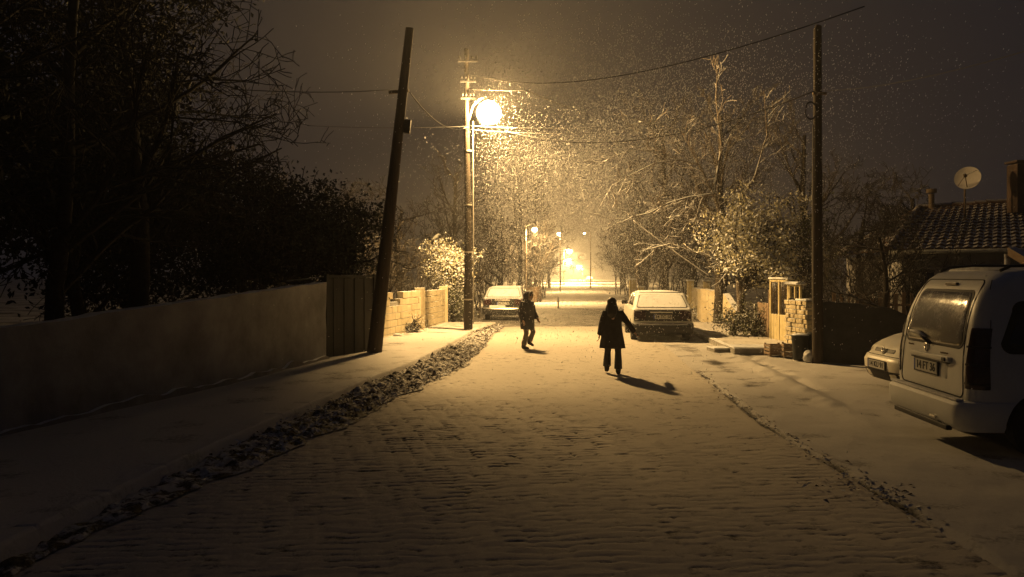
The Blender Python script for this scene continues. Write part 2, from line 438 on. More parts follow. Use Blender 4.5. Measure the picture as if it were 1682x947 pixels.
def scatter_bits(name, n, fx, mat, seed, smin, smax, label, cat):
    r = np.random.default_rng(seed); V = []; 
    p = fx(r, n); s = r.uniform(smin, smax, n)
    a = r.uniform(0, 6.28, n); u = np.stack([np.cos(a), np.sin(a), r.uniform(-.5, .5, n)], -1)
    w = np.stack([-np.sin(a), np.cos(a), r.uniform(-.6, .6, n)], -1); up = np.array([0, 0, 1.0])
    c = r.uniform(.1, .5, n)[:, None]
    v0 = p - u * s[:, None]; v1 = p - w * s[:, None] * .55 + up * c * s[:, None]; v2 = p + u * s[:, None]; v3 = p + w * s[:, None] * .55 + up * c * s[:, None]
    V = np.stack([v0, v1, v2, v3], 1).reshape(-1, 3); i = np.arange(n) * 4
    T = np.concatenate([np.stack([i, i + 1, i + 2], -1), np.stack([i, i + 2, i + 3], -1)])
    o = link(name, np_mesh(name, V, tris=T, smooth=False, mat=mat)); tag(o, label, cat, kind='stuff'); return o
def gx(r, n):
    y = 7 + 18.5 * r.beta(1.5, 1.2, n); t = r.beta(1.6, 1.3, n); x = lk(y) + .03 + t * (gut_w(y) + .05)
    return np.stack([x, y, .05 + r.uniform(0, .05, n)], -1)
scatter_bits('fallen_leaves', 5200, gx, M['leafbit'], 8, .012, .036, 'curled brown leaves dusted with snow lying in the left gutter', 'fallen leaves')
def gx2(r, n):
    y = 5.4 + r.uniform(0, 1, n) ** 1.2 * 8.5; x = seam(y) + r.normal(0, .07, n) + .04
    k = r.random(n) < .25; y2 = r.normal(6.3, .2, n); x = np.where(k, 2.9 + r.normal(0, .22, n), x); y = np.where(k, y2, y)
    return np.stack([x, y, .012 + r.uniform(0, .015, n)], -1)
scatter_bits('paving_seam_debris', 420, gx2, M['leafbit'], 9, .010, .028, 'bits of leaf and grit caught along the seam in the paving', 'debris')

# ------------------------------------------------------------------ street lamps (they give the light)
def globe_mat(name, e, col=(1.0, .80, .42)):
    m = bpy.data.materials.new(name); m.use_nodes = True; nt = m.node_tree; nt.nodes.clear()
    o = nt.nodes.new("ShaderNodeOutputMaterial"); t = nt.nodes.new("ShaderNodeBsdfTransparent"); em = nt.nodes.new("ShaderNodeEmission"); ad = nt.nodes.new("ShaderNodeAddShader")
    em.inputs[0].default_value = (*col, 1); em.inputs[1].default_value = e
    nt.links.new(t.outputs[0], ad.inputs[0]); nt.links.new(em.outputs[0], ad.inputs[1]); nt.links.new(ad.outputs[0], o.inputs[0])
    m.cycles.emission_sampling = 'NONE'
    return m
M['globe'] = globe_mat('lamp_globe_glow', 6.0)
M['globe_far'] = globe_mat('far_lamp_glow', 12.0)
def point(name, loc, watt, rad, col=SODIUM, parent=None):
    l = bpy.data.lights.new(name, 'POINT'); l.energy = watt; l.shadow_soft_size = rad; l.color = col
    o = bpy.data.objects.new(name, l); COL.objects.link(o); o.location = loc
    if parent is not None: o.parent = parent
    return o

LAMP = Vector((-.673, 22.5, 6.46))
PB = Vector(G(769, 548))                          # foot of the lamp pole
t = empty('street_lamp', PB, 0, 'tall utility pole with crossarms carrying the blazing street lamp over the road', 'street lamp')
loc = lambda p: Vector(p) - PB
top = Vector(P(766, 80, PB.y)) - PB
MB().tube([(0, 0, -.1), (0, 0, 1.2), (0, 0, 3.2), top * .62, top], [.135, .125, .105, .085, .07], 14).build('pole', M['pole_dark'], t, smooth=True, angle=50)
pc = MB()
pc.tube([(.155, .03, .3), (.15, .03, 3.0), (.14, .03, 6.3)], .017, 8)
for z in (1.0, 2.4, 3.8, 5.4): pc.tube([(0, 0, z), (0, 0, z + .04)], .142 - z * .007, 14)
pc.build('conduit', M['steel'], t, smooth=True, angle=50)
armp = [loc((PB.x, PB.y, 6.3)), loc((PB.x + .15, PB.y - .1, 6.75)), loc((LAMP.x - .2, LAMP.y + .05, 6.92)), loc((LAMP.x, LAMP.y, 6.86))]
MB().tube(armp, [.03, .03, .028, .025], 10).build('arm', M['steel'], t, smooth=True)
for hh, w in ((8.05, .6), (7.45, .48), (6.95, .42)):
    zz = hh; mb = MB(); mb.box((0, -.12, zz), (w, .07, .05))
    ca = mb.build('crossarm', M['rubber'], t, bevel=.006)
    for s in (-1, -.35, .45, 1):
        k = MB(); x = s * (w / 2 - .05)
        k.tube([(x, -.12, zz + .03), (x, -.12, zz + .07), (x, -.12, zz + .09), (x, -.12, zz + .15), (x, -.12, zz + .17)], [.012, .012, .035, .03, .012], 8)
        k.build('insulator', M['rubber'], ca, smooth=True)
# lamp head: shallow housing above an oversized glowing globe that stands in for bloom
lh = loc(LAMP)
mb = MB(); rr = [(.04, .42), (.08, .40), (.12, .37), (.14, .34), (.145, .33)]
mb.loft([[(lh.x + r * math.cos(a * math.pi / 12), lh.y + r * math.sin(a * math.pi / 12), lh.z + z) for a in range(24)] for r, z in rr])
mb.build('lamp_housing', M['steel'], t, smooth=True, angle=40)
MB().ell((lh.x, lh.y, lh.z), (.37, .37, .34), 24, 14).build('bloom_globe', M['globe'], t, smooth=True)
bulb = point('lamp_bulb', lh, LAMP_W, .16, parent=t)
# bulb strength by direction, hand-shaped to dim low angles and darken the near left
bulb.data.use_nodes = True; nt = bulb.data.node_tree; em = [n for n in nt.nodes if n.type == 'EMISSION'][0]
tc = nt.nodes.new("ShaderNodeNewGeometry"); sx = nt.nodes.new("ShaderNodeSeparateXYZ"); nt.links.new(tc.outputs["Incoming"], sx.inputs[0])
def nramp(fac, stops, nt=nt):
    r = nt.nodes.new("ShaderNodeValToRGB"); e = r.color_ramp.elements
    while len(e) < len(stops): e.new(.5)
    for k, (p, v) in enumerate(stops): e[k].position = p; e[k].color = (v, v, v, 1)
    nt.links.new(fac, r.inputs[0]); return r.outputs[0]
dn = _math(nt, 'MULTIPLY', sx.outputs[2], -1.0)
V_ = nramp(_math(nt, 'ADD', _math(nt, 'MULTIPLY', dn, .5), .5), ((.40, .95), (.56, .60), (.65, .22), (.675, .33), (.695, .47), (.73, .60), (.765, .98), (.90, .56)))
g_ = _math(nt, 'ADD', sx.outputs[0], _math(nt, 'MULTIPLY', _math(nt, 'MAXIMUM', dn, 0.0), .9))
A_ = nramp(_math(nt, 'ADD', _math(nt, 'MULTIPLY', g_, .5), .5), ((.42, .002), (.55, .012), (.61, .02), (.66, .22), (.73, 1.0)))
fr = nramp(_math(nt, 'ADD', _math(nt, 'MULTIPLY', sx.outputs[1], .5), .5), ((.30, 1.0), (.45, 0.0)))
fr = _math(nt, 'MULTIPLY', fr, nramp(_math(nt, 'ADD', _math(nt, 'MULTIPLY', dn, .5), .5), ((.48, 0.0), (.68, 1.0))))
A2 = _math(nt, 'ADD', _math(nt, 'MULTIPLY', A_, fr), _math(nt, 'SUBTRACT', 1.0, fr))
nt.links.new(_math(nt, 'MULTIPLY', V_, A2), em.inputs["Strength"])

FAR = [  # head px, py, depth, watt, side of the pole in metres, label
    (878, 377, 48, 6500, -.55, 'dimmer street lamp on a slim pole over the left side of the far road'),
    (918, 384, 80, 12000, .15, 'far street lamp right beside the leftmost far lamp'),
    (960, 383, 100, 220, .8, 'tiny faint far street lamp highest above the end of the road'),
    (935, 412, 130, 50000, -.9, 'upper of the two stacked bright lamps glowing at the end of the road'),
    (934, 428, 175, 130000, -1.2, 'lower of the two stacked bright lamps glowing at the end of the road'),
    (951, 438, 260, 70000, 1.2, 'farthest lamp low in the yellow glow where the road ends')]
for i, (px, py, Z, wt, side, lab) in enumerate(FAR):
    h = Vector(P(px, py, Z)); b = Vector((h.x + side, h.y, 0))
    t = empty('street_lamp', b, 0, lab, 'street lamp', 'street lamps down the far road')
    d = h - b
    MB().tube([(0, 0, -.1), (0, 0, d.z * .5), (0, 0, d.z + .25)], [.09, .075, .05], 10).build('pole', M['pole_grey'], t, smooth=True, angle=50)
    MB().tube([(0, 0, d.z + .2), (d.x * .5, 0, d.z + .36), (d.x, 0, d.z + .25)], .035, 8).build('arm', M['steel'], t, smooth=True)
    g = (.14 + Z * .0028 if Z > 100 else .12 + Z * .0011) if wt > 300 else .15  # far globes enlarged so their size stands in for bloom
    mb = MB(); mb.loft([[(d.x + r * math.cos(a * math.pi / 8), r * math.sin(a * math.pi / 8), d.z + z) for a in range(16)] for r, z in ((.05, g + .12), (g * .7, g + .02), (g * .95, g * .55))]); mb.build('lamp_housing', M['steel'], t, smooth=True, angle=40)
    MB().ell((d.x, 0, d.z), (g, g, g * .85), 16, 10).build('bloom_globe', M['globe_far'], t, smooth=True)
    bl = point('lamp_bulb', d, wt, .15, parent=t)
    bl.data.use_nodes = True; n2 = bl.data.node_tree; e2 = [n for n in n2.nodes if n.type == 'EMISSION'][0]
    tc2 = n2.nodes.new("ShaderNodeNewGeometry"); s2 = n2.nodes.new("ShaderNodeSeparateXYZ"); n2.links.new(tc2.outputs["Incoming"], s2.inputs[0])
    n2.links.new(nramp(_math(n2, 'SUBTRACT', .5, _math(n2, 'MULTIPLY', s2.outputs[2], .5)), ((.44, .35), (.53, .06), (.62, 1.0)), n2), e2.inputs["Strength"])

# ------------------------------------------------------------------ poles and wires
def uv_poly(pts): return [Vector(p) for p in pts]
b0 = Vector(G(614, 588)); tp = Vector(P(673, 46, b0.y - .3))
t = empty('utility_pole', b0, 0, 'dark wooden utility pole leaning to the right beside the metal gate', 'utility pole')
d = tp - b0
MB().tube([d * -.02, d * .1, d * .5, d], [.165, .15, .12, .085], 16).build('pole', M['wood_pole'], t, smooth=True, angle=50)
q = Vector(P(655, 150, b0.y - .2)) - b0
MB().box(q, (.42, .06, .07), ry=-.1).build('crossarm', M['iron'], t, bevel=.006)
q2 = Vector(P(667, 208, b0.y - .2)) - b0
MB().box(q2 + Vector((.03, -.02, 0)), (.13, .12, .28), ry=.1).build('junction_box', M['darkmetal'], t, bevel=.01)
LP_ATT = b0 + q + Vector((.19, 0, .04))

b1 = Vector(G(1343, 597)); h1 = (597 - 42) / F * b1.y
t = empty('utility_pole', b1, 0, 'upright wooden utility pole standing by the dark wall on the right', 'utility pole')
MB().tube([(0, 0, -.1), (0, 0, .8), (0, 0, h1 * .6), (0, 0, h1 - .06), (.02, 0, h1)], [.105, .10, .085, .075, .06], 16).build('pole', M['wood_pole'], t, smooth=True, angle=50)
zc = (597 - 155) / F * b1.y
MB().box((0, -.09, zc), (.27, .06, .05)).build('crossarm', M['iron'], t, bevel=.006)
c = MB(); c.tube([(-.11, -.03, 1.2), (-.112, -.03, 3.0), (-.10, -.03, 4.7)], .014, 6); c.build('conduit', M['steel'], t, smooth=True)
c = MB(); r5 = random.Random(2)
for k in range(3):
    c.tube([(-.12 + .12 * math.cos(a) * r5.uniform(.8, 1) - .06, -.12, zc - .35 + .17 * math.sin(a) + k * .01) for a in np.linspace(0, 5.6, 14)], .008, 5)
c.build('cable_coil', M['rubber'], t, smooth=True)

def wire(name, a, b, sag, label, r=.009, mat='rubber', n=26):
    a = Vector(a); b = Vector(b); pts = []
    for i in range(n + 1):
        s = i / n; p = a.lerp(b, s); p.z -= sag * 4 * s * (1 - s); pts.append(p)
    o = MB().tube(pts, r, 5).build(name, M[mat], None, smooth=True)
    tag(o, label, 'cable', 'overhead wires'); return o
M['cable'] = surf('cable', (.03, .027, .023), (.06, .052, .045), 10, .7, .1, .002, snow=.45, snow_lo=.3, snow_hi=.9)
pc_ = PB + Vector((0, -.12, 0))
def at_pole(py): return Vector(P(768, py, PB.y - .1))
RP = b1 + Vector((-.1, -.09, zc + .05))
wire('overhead_wire', LP_ATT, at_pole(208), .35, 'slack dark cable sagging from the leaning pole to the lamp pole', .014)
wire('overhead_wire', at_pole(207), Vector(P(505, 206, 20)), .05, 'faint thin wire running left from the lamp pole behind the leaning pole', .008)
wire('overhead_wire', b0 + q + Vector((-.18, 0, .04)), Vector(P(380, 146, 12)), .05, 'thin wire leaving the crossarm of the leaning pole to the left', .008)
wire('overhead_wire', at_pole(212), Vector(P(1260, 190, 21)), .28, 'lower of two parallel lit wires running right from the lamp pole', .008, 'cable')
wire('overhead_wire', at_pole(206), Vector(P(1260, 178, 21.6)), .26, 'upper of two parallel lit wires running right from the lamp pole', .008, 'cable')
wire('overhead_wire', Vector(P(830, 215, 22)), RP, .62, 'deep sagging cable hanging between the lamp pole and the right pole', .013, 'cable')
wire('overhead_wire', at_pole(146), Vector(P(865, 148, 20.5)), .02, 'short bright snowy wire just above the lamp', .008, 'cable')
wire('overhead_wire', Vector(P(865, 148, 20.5)), Vector(P(975, 192, 25)), .02, 'bright service wire slanting down to the right of the lamp', .014, 'cable')
wire('overhead_wire', at_pole(120), Vector(P(1420, 10, 9)), .55, 'dark cable climbing to the upper right corner above the right pole', .008)
wire('overhead_wire', b1 + Vector((.1, -.09, zc + .05)), Vector(P(1760, 60, 8)), .12, 'thin wire running from the right pole over the house', .006)
wire('overhead_wire', Vector(P(1040, 362, 23)), Vector(P(1168, 455, 21)), .03, 'straight snowy stay wire slanting down to the leafy tree', .02, 'cable')

# ------------------------------------------------------------------ walls, gates, house
def wall_mesh(pts, thick, nz=14, step=.12, z0=-.02, rough=.012, seed=1, toprough=.02):
    """pts: (x, y, height) along the base; subdivided so the face and the top edge are uneven"""
    P0 = [Vector((p[0], p[1], 0)) for p in pts]; H = [p[2] for p in pts]
    S = []; 
    for i in range(len(P0) - 1):
        L = (P0[i + 1] - P0[i]).length; n = max(2, int(L / step))
        for k in range(n + (1 if i == len(P0) - 2 else 0)):
            s = k / n; S.append((P0[i].lerp(P0[i + 1], s), H[i] * (1 - s) + H[i + 1] * s, (P0[i + 1] - P0[i]).normalized()))
    rings = []; acc = 0; last = None
    for p, h, d in S:
        if last is not None: acc += (p - last).length
        last = p; nrm = Vector((d.y, -d.x, 0))
        ring = []; h = h + toprough * (float(fbm(acc * 2.3, seed, seed, 3)) - .5) * 2
        for k in range(nz + 1):
            z = z0 + (h - z0) * k / nz; w = rough * (float(fbm(acc * 3.1, z * 3.1, seed + 3, 3)) - .5) * 2
            ring.append(p + nrm * (thick / 2 + w) + Vector((0, 0, z)))
        for k in range(nz, -1, -1): 
            z = z0 + (h - z0) * k / nz
            ring.append(p - nrm * (thick / 2) + Vector((0, 0, z)))
        rings.append(ring)
    return MB().loft(rings)

t = empty('plaster_wall', (-3.64, 15.1, 0), 0, 'long low plastered garden wall in the dark at the left', 'wall')
def rel(mb, t):
    L = t.location; mb.v = [(v[0] - L.x, v[1] - L.y, v[2] - L.z) for v in mb.v]; return mb
rel(wall_mesh([(-7.6, 1.0, .95), (-6.9, 4.0, 1.0), (-5.3, 7.9, 1.2), (-4.4, 11.4, 1.42), (-3.72, 15.0, 1.60)], .24, seed=5, rough=.02, toprough=.03), t).build('wall', M['plaster'], t, smooth=True, angle=50)
rel(wall_mesh([(-7.45, 1.0, .16), (-5.17, 7.9, .16), (-4.27, 11.4, .2), (-3.60, 15.0, .18)], .12, nz=3, seed=8, rough=.03, toprough=.08), t).build('footing', M['concrete'], t, smooth=True, angle=50)

# metal gate next to it
ga = Vector((-3.66, 15.16, 0)); gb = Vector((-2.98, 16.75, 0)); gd = (gb - ga).normalized(); gn = Vector((gd.y, -gd.x, 0)); GL = (gb - ga).length
ang = math.atan2(gd.y, gd.x)
t = empty('metal_gate', ga, ang, 'dark sheet metal gate between the plastered wall and the leaning pole', 'gate')
mb = MB()
for k in range(9): mb.box((.06 + (k + .5) * (GL - .12) / 9, -.012 * (k % 2), .90), ((GL - .12) / 9 - .006, .02, 1.56))
mb.build('panel', M['darkmetal'], t, bevel=.004)
mb = MB(); mb.box((.03, 0, .86), (.07, .07, 1.80)); mb.box((GL - .03, 0, .86), (.07, .07, 1.80)); mb.box((GL / 2, 0, 1.715), (GL - .13, .05, .05)); mb.box((GL / 2, 0, .11), (GL - .13, .05, .04))
mb.build('frame', M['darkmetal'], t, bevel=.005)
mb = MB(); mb.tube([(GL - .2, -.03, 1.0), (GL - .2, -.08, 1.0), (GL - .32, -.08, 1.0)], .012, 8); mb.build('handle', M['iron'], t, smooth=True)
o = wire('bent_pipe', P(470, 462, 14.5), P(580, 452, 16.4), -.02, 'thin pale branch lying over the gate and wall top', .014, 'cable'); o['category'] = 'branch'; o['group'] = 'loose branches'

# block wall beyond the leaning pole
wa = Vector((-3.45, 20.0, 0)); wm = Vector((-2.78, 23.3, 0)); we = Vector((-2.36, 26.6, 0))
t = empty('block_wall', wa, 0, 'lit concrete block wall with a broken corner left of the lamp pole', 'wall')
def blockwall(a, b, h, missing, seed, name):
    r = random.Random(seed); d = (b - a); L = d.length; d.normalize(); an = math.atan2(d.y, d.x); rows = 7; bh = h / rows; bw = .40; mb = MB()
    for i in range(rows):
        x = -(.2 if i % 2 else 0); j = 0
        while x < L - .02:
            x0 = max(0, x); x1 = min(L, x + bw)
            if x1 - x0 > .05 and (i, j) not in missing:
                c = a + d * ((x0 + x1) / 2) - wa
                j_ = r.uniform(-.006, .006)
                mb.box((c.x + j_, c.y, (i + .5) * bh - .02), (x1 - x0 - .008, .18 + r.uniform(-.01, .01), bh - .008), rz=an + r.uniform(-.006, .006))
            x += bw; j += 1
    return mb.build(name, M['wallpaint'], t, bevel=.006)
blockwall(wa, wm, 1.30, {(6, 0), (6, 2), (5, 2), (6, 3), (5, 3)}, 1, 'masonry')
mb = MB()
for a_, b_ in ((wa, wm), (wm, we)):
    d_ = (b_ - a_).normalized(); c = (a_ + b_) / 2 - wa + Vector((d_.y, -d_.x, 0)) * -.012
    mb.box((c.x, c.y, .50), ((b_ - a_).length - .25, .10, 1.02), rz=math.atan2(d_.y, d_.x))
mb.build('mortar_core', M['concrete'], t)
blockwall(wm, we, 1.28, set(), 2, 'masonry')
mb = MB()
for p_ in (wm, we): mb.box((p_.x - wa.x, p_.y - wa.y, .66), (.30, .30, 1.40), rz=.1)
mb.build('pilaster', M['wallpaint'], t, bevel=.012)
cap = wall_mesh([(wm.x - .3, wm.y - 1.4, 0), (wm.x, wm.y, 0), (we.x, we.y, 0)], .26, nz=2, seed=12); cap.v = [(v[0] - wa.x, v[1] - wa.y, 1.30 + (v[2] + .02) * 0 + (.045 if v[2] > -.015 else 0)) for v in cap.v]

# white gate post and short stub at the foot of the lamp pole
b = Vector((-1.87, 28.0, .1)); t = empty('gate_post', b, 0, 'pale square gate post behind the foot of the lamp pole', 'post')
mb = MB(); mb.box((0, 0, .38), (.20, .20, .85)); mb.build('shaft', M['plate_white'], t, bevel=.015)
mb = MB(); mb.box((0, 0, .83), (.26, .26, .05)); mb.build('post_cap', M['snow'], t, bevel=.015)

# unlit garden lamp behind the block wall
b = Vector((-2.95, 29.5, 0)); t = empty('garden_lamp', b, 0, 'thin unlit garden lamp with a tilted pale head behind the block wall', 'garden lamp')
hz = 1.75 + 62 / F * 29.5
MB().tube([(0, 0, 0), (0, 0, hz - .1)], [.035, .025], 8).build('pole', M['steel'], t, smooth=True)
MB().ell((.0, 0, 0), (.20, .10, .065), 14, 8).build('lamp_head', M['plate_white'], t, smooth=True, loc=(0.03, 0, hz)).rotation_euler = (0, -.75, 0)

# ---- right side: old wall, gate, stone wall
A = Vector((6.95, 28.0, .1)); B = Vector((7.35, 24.6, .1))
t = empty('rendered_wall', (A.x, A.y, .1), 0, 'bright lit rendered wall with a crumbling end behind the tree trunk on the right', 'wall')
rel(wall_mesh([(7.9, 33.5, 1.15), (6.95, 28.0, 1.18), (7.14, 26.2, 1.14), (7.20, 25.6, .95), (7.28, 25.1, .62), (7.36, 24.5, .30)], .22, seed=15, rough=.025, toprough=.05, z0=.0), t).build('wall', M['wallpaint'], t, smooth=True, angle=50).location.z = .05
for k, (x, y, lab) in enumerate(((7.75, 33.6, 'left of the pair of old gate posts behind the white hatchback'), (8.05, 32.0, 'right of the pair of old gate posts behind the white hatchback'))):
    t = empty('gate_post', (x, y, .1), 0, lab, 'post')
    MB().box((0, 0, .68), (.26, .26, 1.42)).build('shaft', M['gate_paint'], t, bevel=.02)
    MB().box((0, 0, 1.41), (.32, .32, .06)).build('post_cap', M['snow'], t, bevel=.02)
def slat_fence(a, b, h, n, name, label, mat, w=.06):
    a = Vector(a); b = Vector(b); d = (b - a); L = d.length; d.normalize(); an = math.atan2(d.y, d.x)
    t = empty(name, a, an, label, 'fence'); r = random.Random(int(L * 100))
    mb = MB()
    for k in range(n):
        x = (k + .5) * L / n; mb.box((x, r.uniform(-.01, .01), h / 2 + r.uniform(-.03, .03)), (w * r.uniform(.7, 1.1), .02, h), ry=r.uniform(-.015, .015))
    mb.build('slats', M[mat], t)
    for zz in (.25, .8): MB().box((L / 2, .025, h * zz), (L, .03, .05)).build('rail', M[mat], t)
    return t
slat_fence((7.98, 33.2, .1), (8.2, 32.2, .1), 1.15, 7, 'wooden_gate', 'boarded gate between the two old posts behind the hatchback', 'wood_board', .12)['category'] = 'gate'

# front gate with bars and window like top frame, and the stone wall to its right
t = empty('white_post', (6.62, 21.0, .1), 0, 'slim white post at the left end of the boarded panel', 'post')
MB().box((0, 0, .42), (.09, .09, .88)).build('shaft', M['plate_white'], t, bevel=.01)
t = empty('boarded_panel', (6.60, 20.75, .1), math.atan2(-.95, .05), 'brown boarded panel between the white post and the barred gate', 'panel')
mb = MB()
for k in range(6): mb.box((.07 + k * .125, 0, .46), (.118, .03, .92 - .02 * (k % 2)))
mb.build('board', M['wood_board'], t, bevel=.004)
MB().box((.86, 0, .62), (.09, .09, 1.28)).build('post', M['iron'], t, bevel=.005)
def along(a, b): return math.atan2(b[1] - a[1], b[0] - a[0]), math.dist(a, b)
gA = (6.585, 19.65); gB = (6.70, 18.72); gC = (6.80, 17.55)
an, GL = along(gA, gB)
t = empty('barred_gate', (*gA, .1), an, 'cream sheet gate with iron bars above and a snowy top rail', 'gate')
for k in range(2): MB().box((GL * (.26 + .48 * k), 0, .33), (GL * .44, .03, .60)).build('panel', M['gate_paint'], t, bevel=.008)
mb = MB()
for x in (0, GL * .5, GL): mb.box((x, 0, .76), (.06, .06, 1.56))
for z in (.64, 1.50): mb.box((GL * .25, 0, z), (GL * .5 - .07, .045, .05)); mb.box((GL * .75, 0, z), (GL * .5 - .07, .045, .05))
mb.build('frame', M['gate_paint'], t, bevel=.005)
for k in range(9):
    x = .08 + k * (GL - .16) / 8
    if abs(x - GL * .5) > .045: MB().tube([(x, 0, .665), (x, 0, 1.475)], .010, 6).build('bar', M['iron'], t, smooth=True)
MB().box((GL * .5, 0, 1.565), (GL + .1, .12, .045)).build('snow_cap', M['snow'], t, bevel=.018)
an2, Lw = along(gB, gC)
t = empty('stone_wall', (*gB, .1), an2, 'lit rough stone wall right of the barred gate topped by a small frame', 'wall')
mb = MB(); r = random.Random(3)
for i in range(10):
    x = .05
    while x < Lw - .02:
        w = min(r.uniform(.09, .24), Lw - x); h0 = i * .105
        mb.box((x + w / 2, r.uniform(-.025, .025), h0 + .0525), (w - .010, .26 + r.uniform(-.04, .04), .098), rz=r.uniform(-.03, .03), ry=r.uniform(-.04, .04))
        x += w
mb.build('masonry', M['wallpaint'], t, bevel=.02)
MB().box((Lw / 2 + .02, .0, .5), (Lw - .08, .17, 1.0)).build('mortar', M['concrete'], t)
mb = MB()
for x in (.07, .36, .62): mb.box((x, 0, 1.24), (.05, .05, .30))
mb.box((.345, 0, 1.40), (.62, .05, .05)); mb.build('top_frame', M['gate_paint'], t, bevel=.005)
MB().box((.33, 0, 1.455), (.72, .20, .07)).build('snow_cap', M['snow'], t, bevel=.025)
MB().box((.87, 0, 1.075), (.55, .24, .04)).build('snow_cap', M['snow'], t, bevel=.015)

# snowy slab (driveway step) and clutter by the pole
t = empty('concrete_step', (4.95, 17.25, 0), -.06, 'snow topped concrete step in front of the barred gate', 'step')
MB().box((.42, 0, .06), (.98, .75, .15)).build('slab', M['concrete'], t, bevel=.01)
MB().box((.42, 0, .15), (1.0, .77, .04)).build('snow_cap', M['snow'], t, bevel=.016)
t = empty('concrete_step', (4.72, 17.6, 0), .1, 'small broken snowy slab at the kerb left of the larger step', 'step')
MB().box((.0, 0, .03), (.42, .5, .10)).build('slab', M['concrete'], t, bevel=.01)
MB().box((.0, 0, .095), (.44, .52, .03)).build('snow_cap', M['snow'], t, bevel=.012)

def crate(loc, rz, w, d_, h, label):
    t = empty('slatted_crate', loc, rz, label, 'crate', 'crates stacked by the gate')
    for sx in (-1, 1):
        for sy in (-1, 1): MB().box((sx * (w / 2 - .02), sy * (d_ / 2 - .02), h / 2), (.035, .035, h)).build('corner_post', M['wood_board'], t)
    mb = MB()
    for k in range(3):
        z = h * (.2 + .3 * k)
        for sy in (-1, 1): mb.box((0, sy * (d_ / 2), z), (w, .012, h * .18))
        for sx in (-1, 1): mb.box((sx * (w / 2), 0, z), (.012, d_ - .02, h * .18))
    mb.box((0, 0, .02), (w - .02, d_ - .02, .012))
    mb.build('slats', M['wood_board'], t)
    return t
crate((5.62, 16.55, .03), .1, .34, .30, .26, 'leftmost low slatted crate beside the snowy step')
crate((5.86, 16.2, .03), -.2, .36, .3, .30, 'taller slatted crate between the low crate and the dark bin')
t = empty('dark_bin', (5.82, 15.62, .03), .1, 'upright black bin topped with snow at the foot of the right pole', 'bin')
MB().loft([[(r_ * math.cos(a * math.pi / 10), r_ * math.sin(a * math.pi / 10), z) for a in range(20)] for r_, z in ((.12, 0), (.14, .02), (.165, .46), (.175, .48), (.175, .50))]).build('body', M['darkmetal'], t, smooth=True, angle=40)
MB().ell((0, 0, .505), (.165, .165, .035), 16, 6).build('snow_cap', M['snow'], t, smooth=True)
def blob(name, loc, r, mat, label, cat, seed, amp=.25):
    bm = bmesh.new(); bmesh.ops.create_icosphere(bm, subdivisions=4, radius=1)
    for v in bm.verts:
        n = fbm(v.co.x * 1.7 + seed, v.co.y * 1.7 + v.co.z * 2.3, seed, 4) - .5
        v.co *= 1 + amp * 2 * float(n); v.co = Vector((v.co.x * r[0], v.co.y * r[1], max(-.0, v.co.z * r[2] + r[2] * .55)))
    me = bpy.data.meshes.new(name); bm.to_mesh(me); bm.free()
    for p in me.polygons: p.use_smooth = True
    me.materials.append(M[mat]); o = link(name, me); o.location = loc; tag(o, label, cat); return o
blob('rubbish_bag', (5.92, 15.35, .03), (.13, .12, .15), 'bag', 'crumpled white rubbish bag between the dark bin and the pole', 'bag', 3)
blob('tarp_bundle', (6.12, 15.75, .03), (.20, .16, .36), 'tarp', 'dark tarp bundle leaning beside the right pole', 'tarp', 7)
MBl = [blob('snow_lump', (x, y, .10), (s, s * .8, s * .5), 'snow_rough', l, 'snow lump', i + 11, .3) for i, (x, y, s, l) in enumerate((
    (-2.72, 22.0, .16, 'snowy tuft heap at the foot of the block wall by its pilaster'), (-3.05, 20.6, .12, 'small snowy heap at the foot of the block wall nearest the leaning pole')))]

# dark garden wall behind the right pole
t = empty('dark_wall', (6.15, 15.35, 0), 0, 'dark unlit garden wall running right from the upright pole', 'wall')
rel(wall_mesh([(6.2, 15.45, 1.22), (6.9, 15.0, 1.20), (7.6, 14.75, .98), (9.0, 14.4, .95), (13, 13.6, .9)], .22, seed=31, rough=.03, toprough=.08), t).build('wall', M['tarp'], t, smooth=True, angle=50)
slat_fence((7.2, 17.5, 0), (12.5, 16.2, 0), 1.35, 34, 'picket_fence', 'pale picket fence showing between branches behind the dark wall', 'wood_board', .07)

# house on the right
t = empty('house', (9.3, 18.2, 0), 0, 'low house with a snowy tiled roof at the right edge', 'house')
E0 = Vector((8.75, 18.0, 2.30)); E1 = Vector((13.6, 16.6, 2.36)); R0 = Vector((11.15, 21.2, 3.55)); R1 = Vector((15.2, 19.8, 3.75)); E0b = Vector((9.9, 24.2, 2.3))
H0 = Vector((9.3, 18.3, 0))
def roofplane(mb, a, b, c, d, rows, cols, th=.03):
    """curved tiles laid in rows: a-b eave, d-c ridge"""
    r = random.Random(5)
    for i in range(rows):
        v0 = i / rows; v1 = (i + 1.12) / rows
        for j in range(cols):
            u0 = j / cols; u1 = (j + .96) / cols
            def pt(u, v): 
                v = min(v, 1.0); return (a.lerp(b, u)).lerp(d.lerp(c, u), v)
            n = (b - a).cross(d - a).normalized(); n = n if n.z > 0 else -n
            lift = n * (.045); j_ = n * r.uniform(-.008, .01)
            um = (u0 + u1) / 2
            p = [pt(u0, v0) + lift + j_, pt(um, v0) + lift + n * .03 + j_, pt(u1, v0) + lift + j_, pt(u1, v1) + j_, pt(um, v1) + n * .03 + j_, pt(u0, v1) + j_,
                 pt(u0, v0) + j_, pt(um, v0) + n * .005 + j_, pt(u1, v0) + j_]
            mb.add([q - H0 for q in p], [(0, 1, 4, 5), (1, 2, 3, 4), (6, 7, 1, 0), (7, 8, 2, 1)])
t.location = H0
M['tile'] = surf('tile', (.09, .055, .04), (.15, .085, .06), 2, .85, .3, .01, snow=.5, snow_lo=.2, snow_hi=.9)
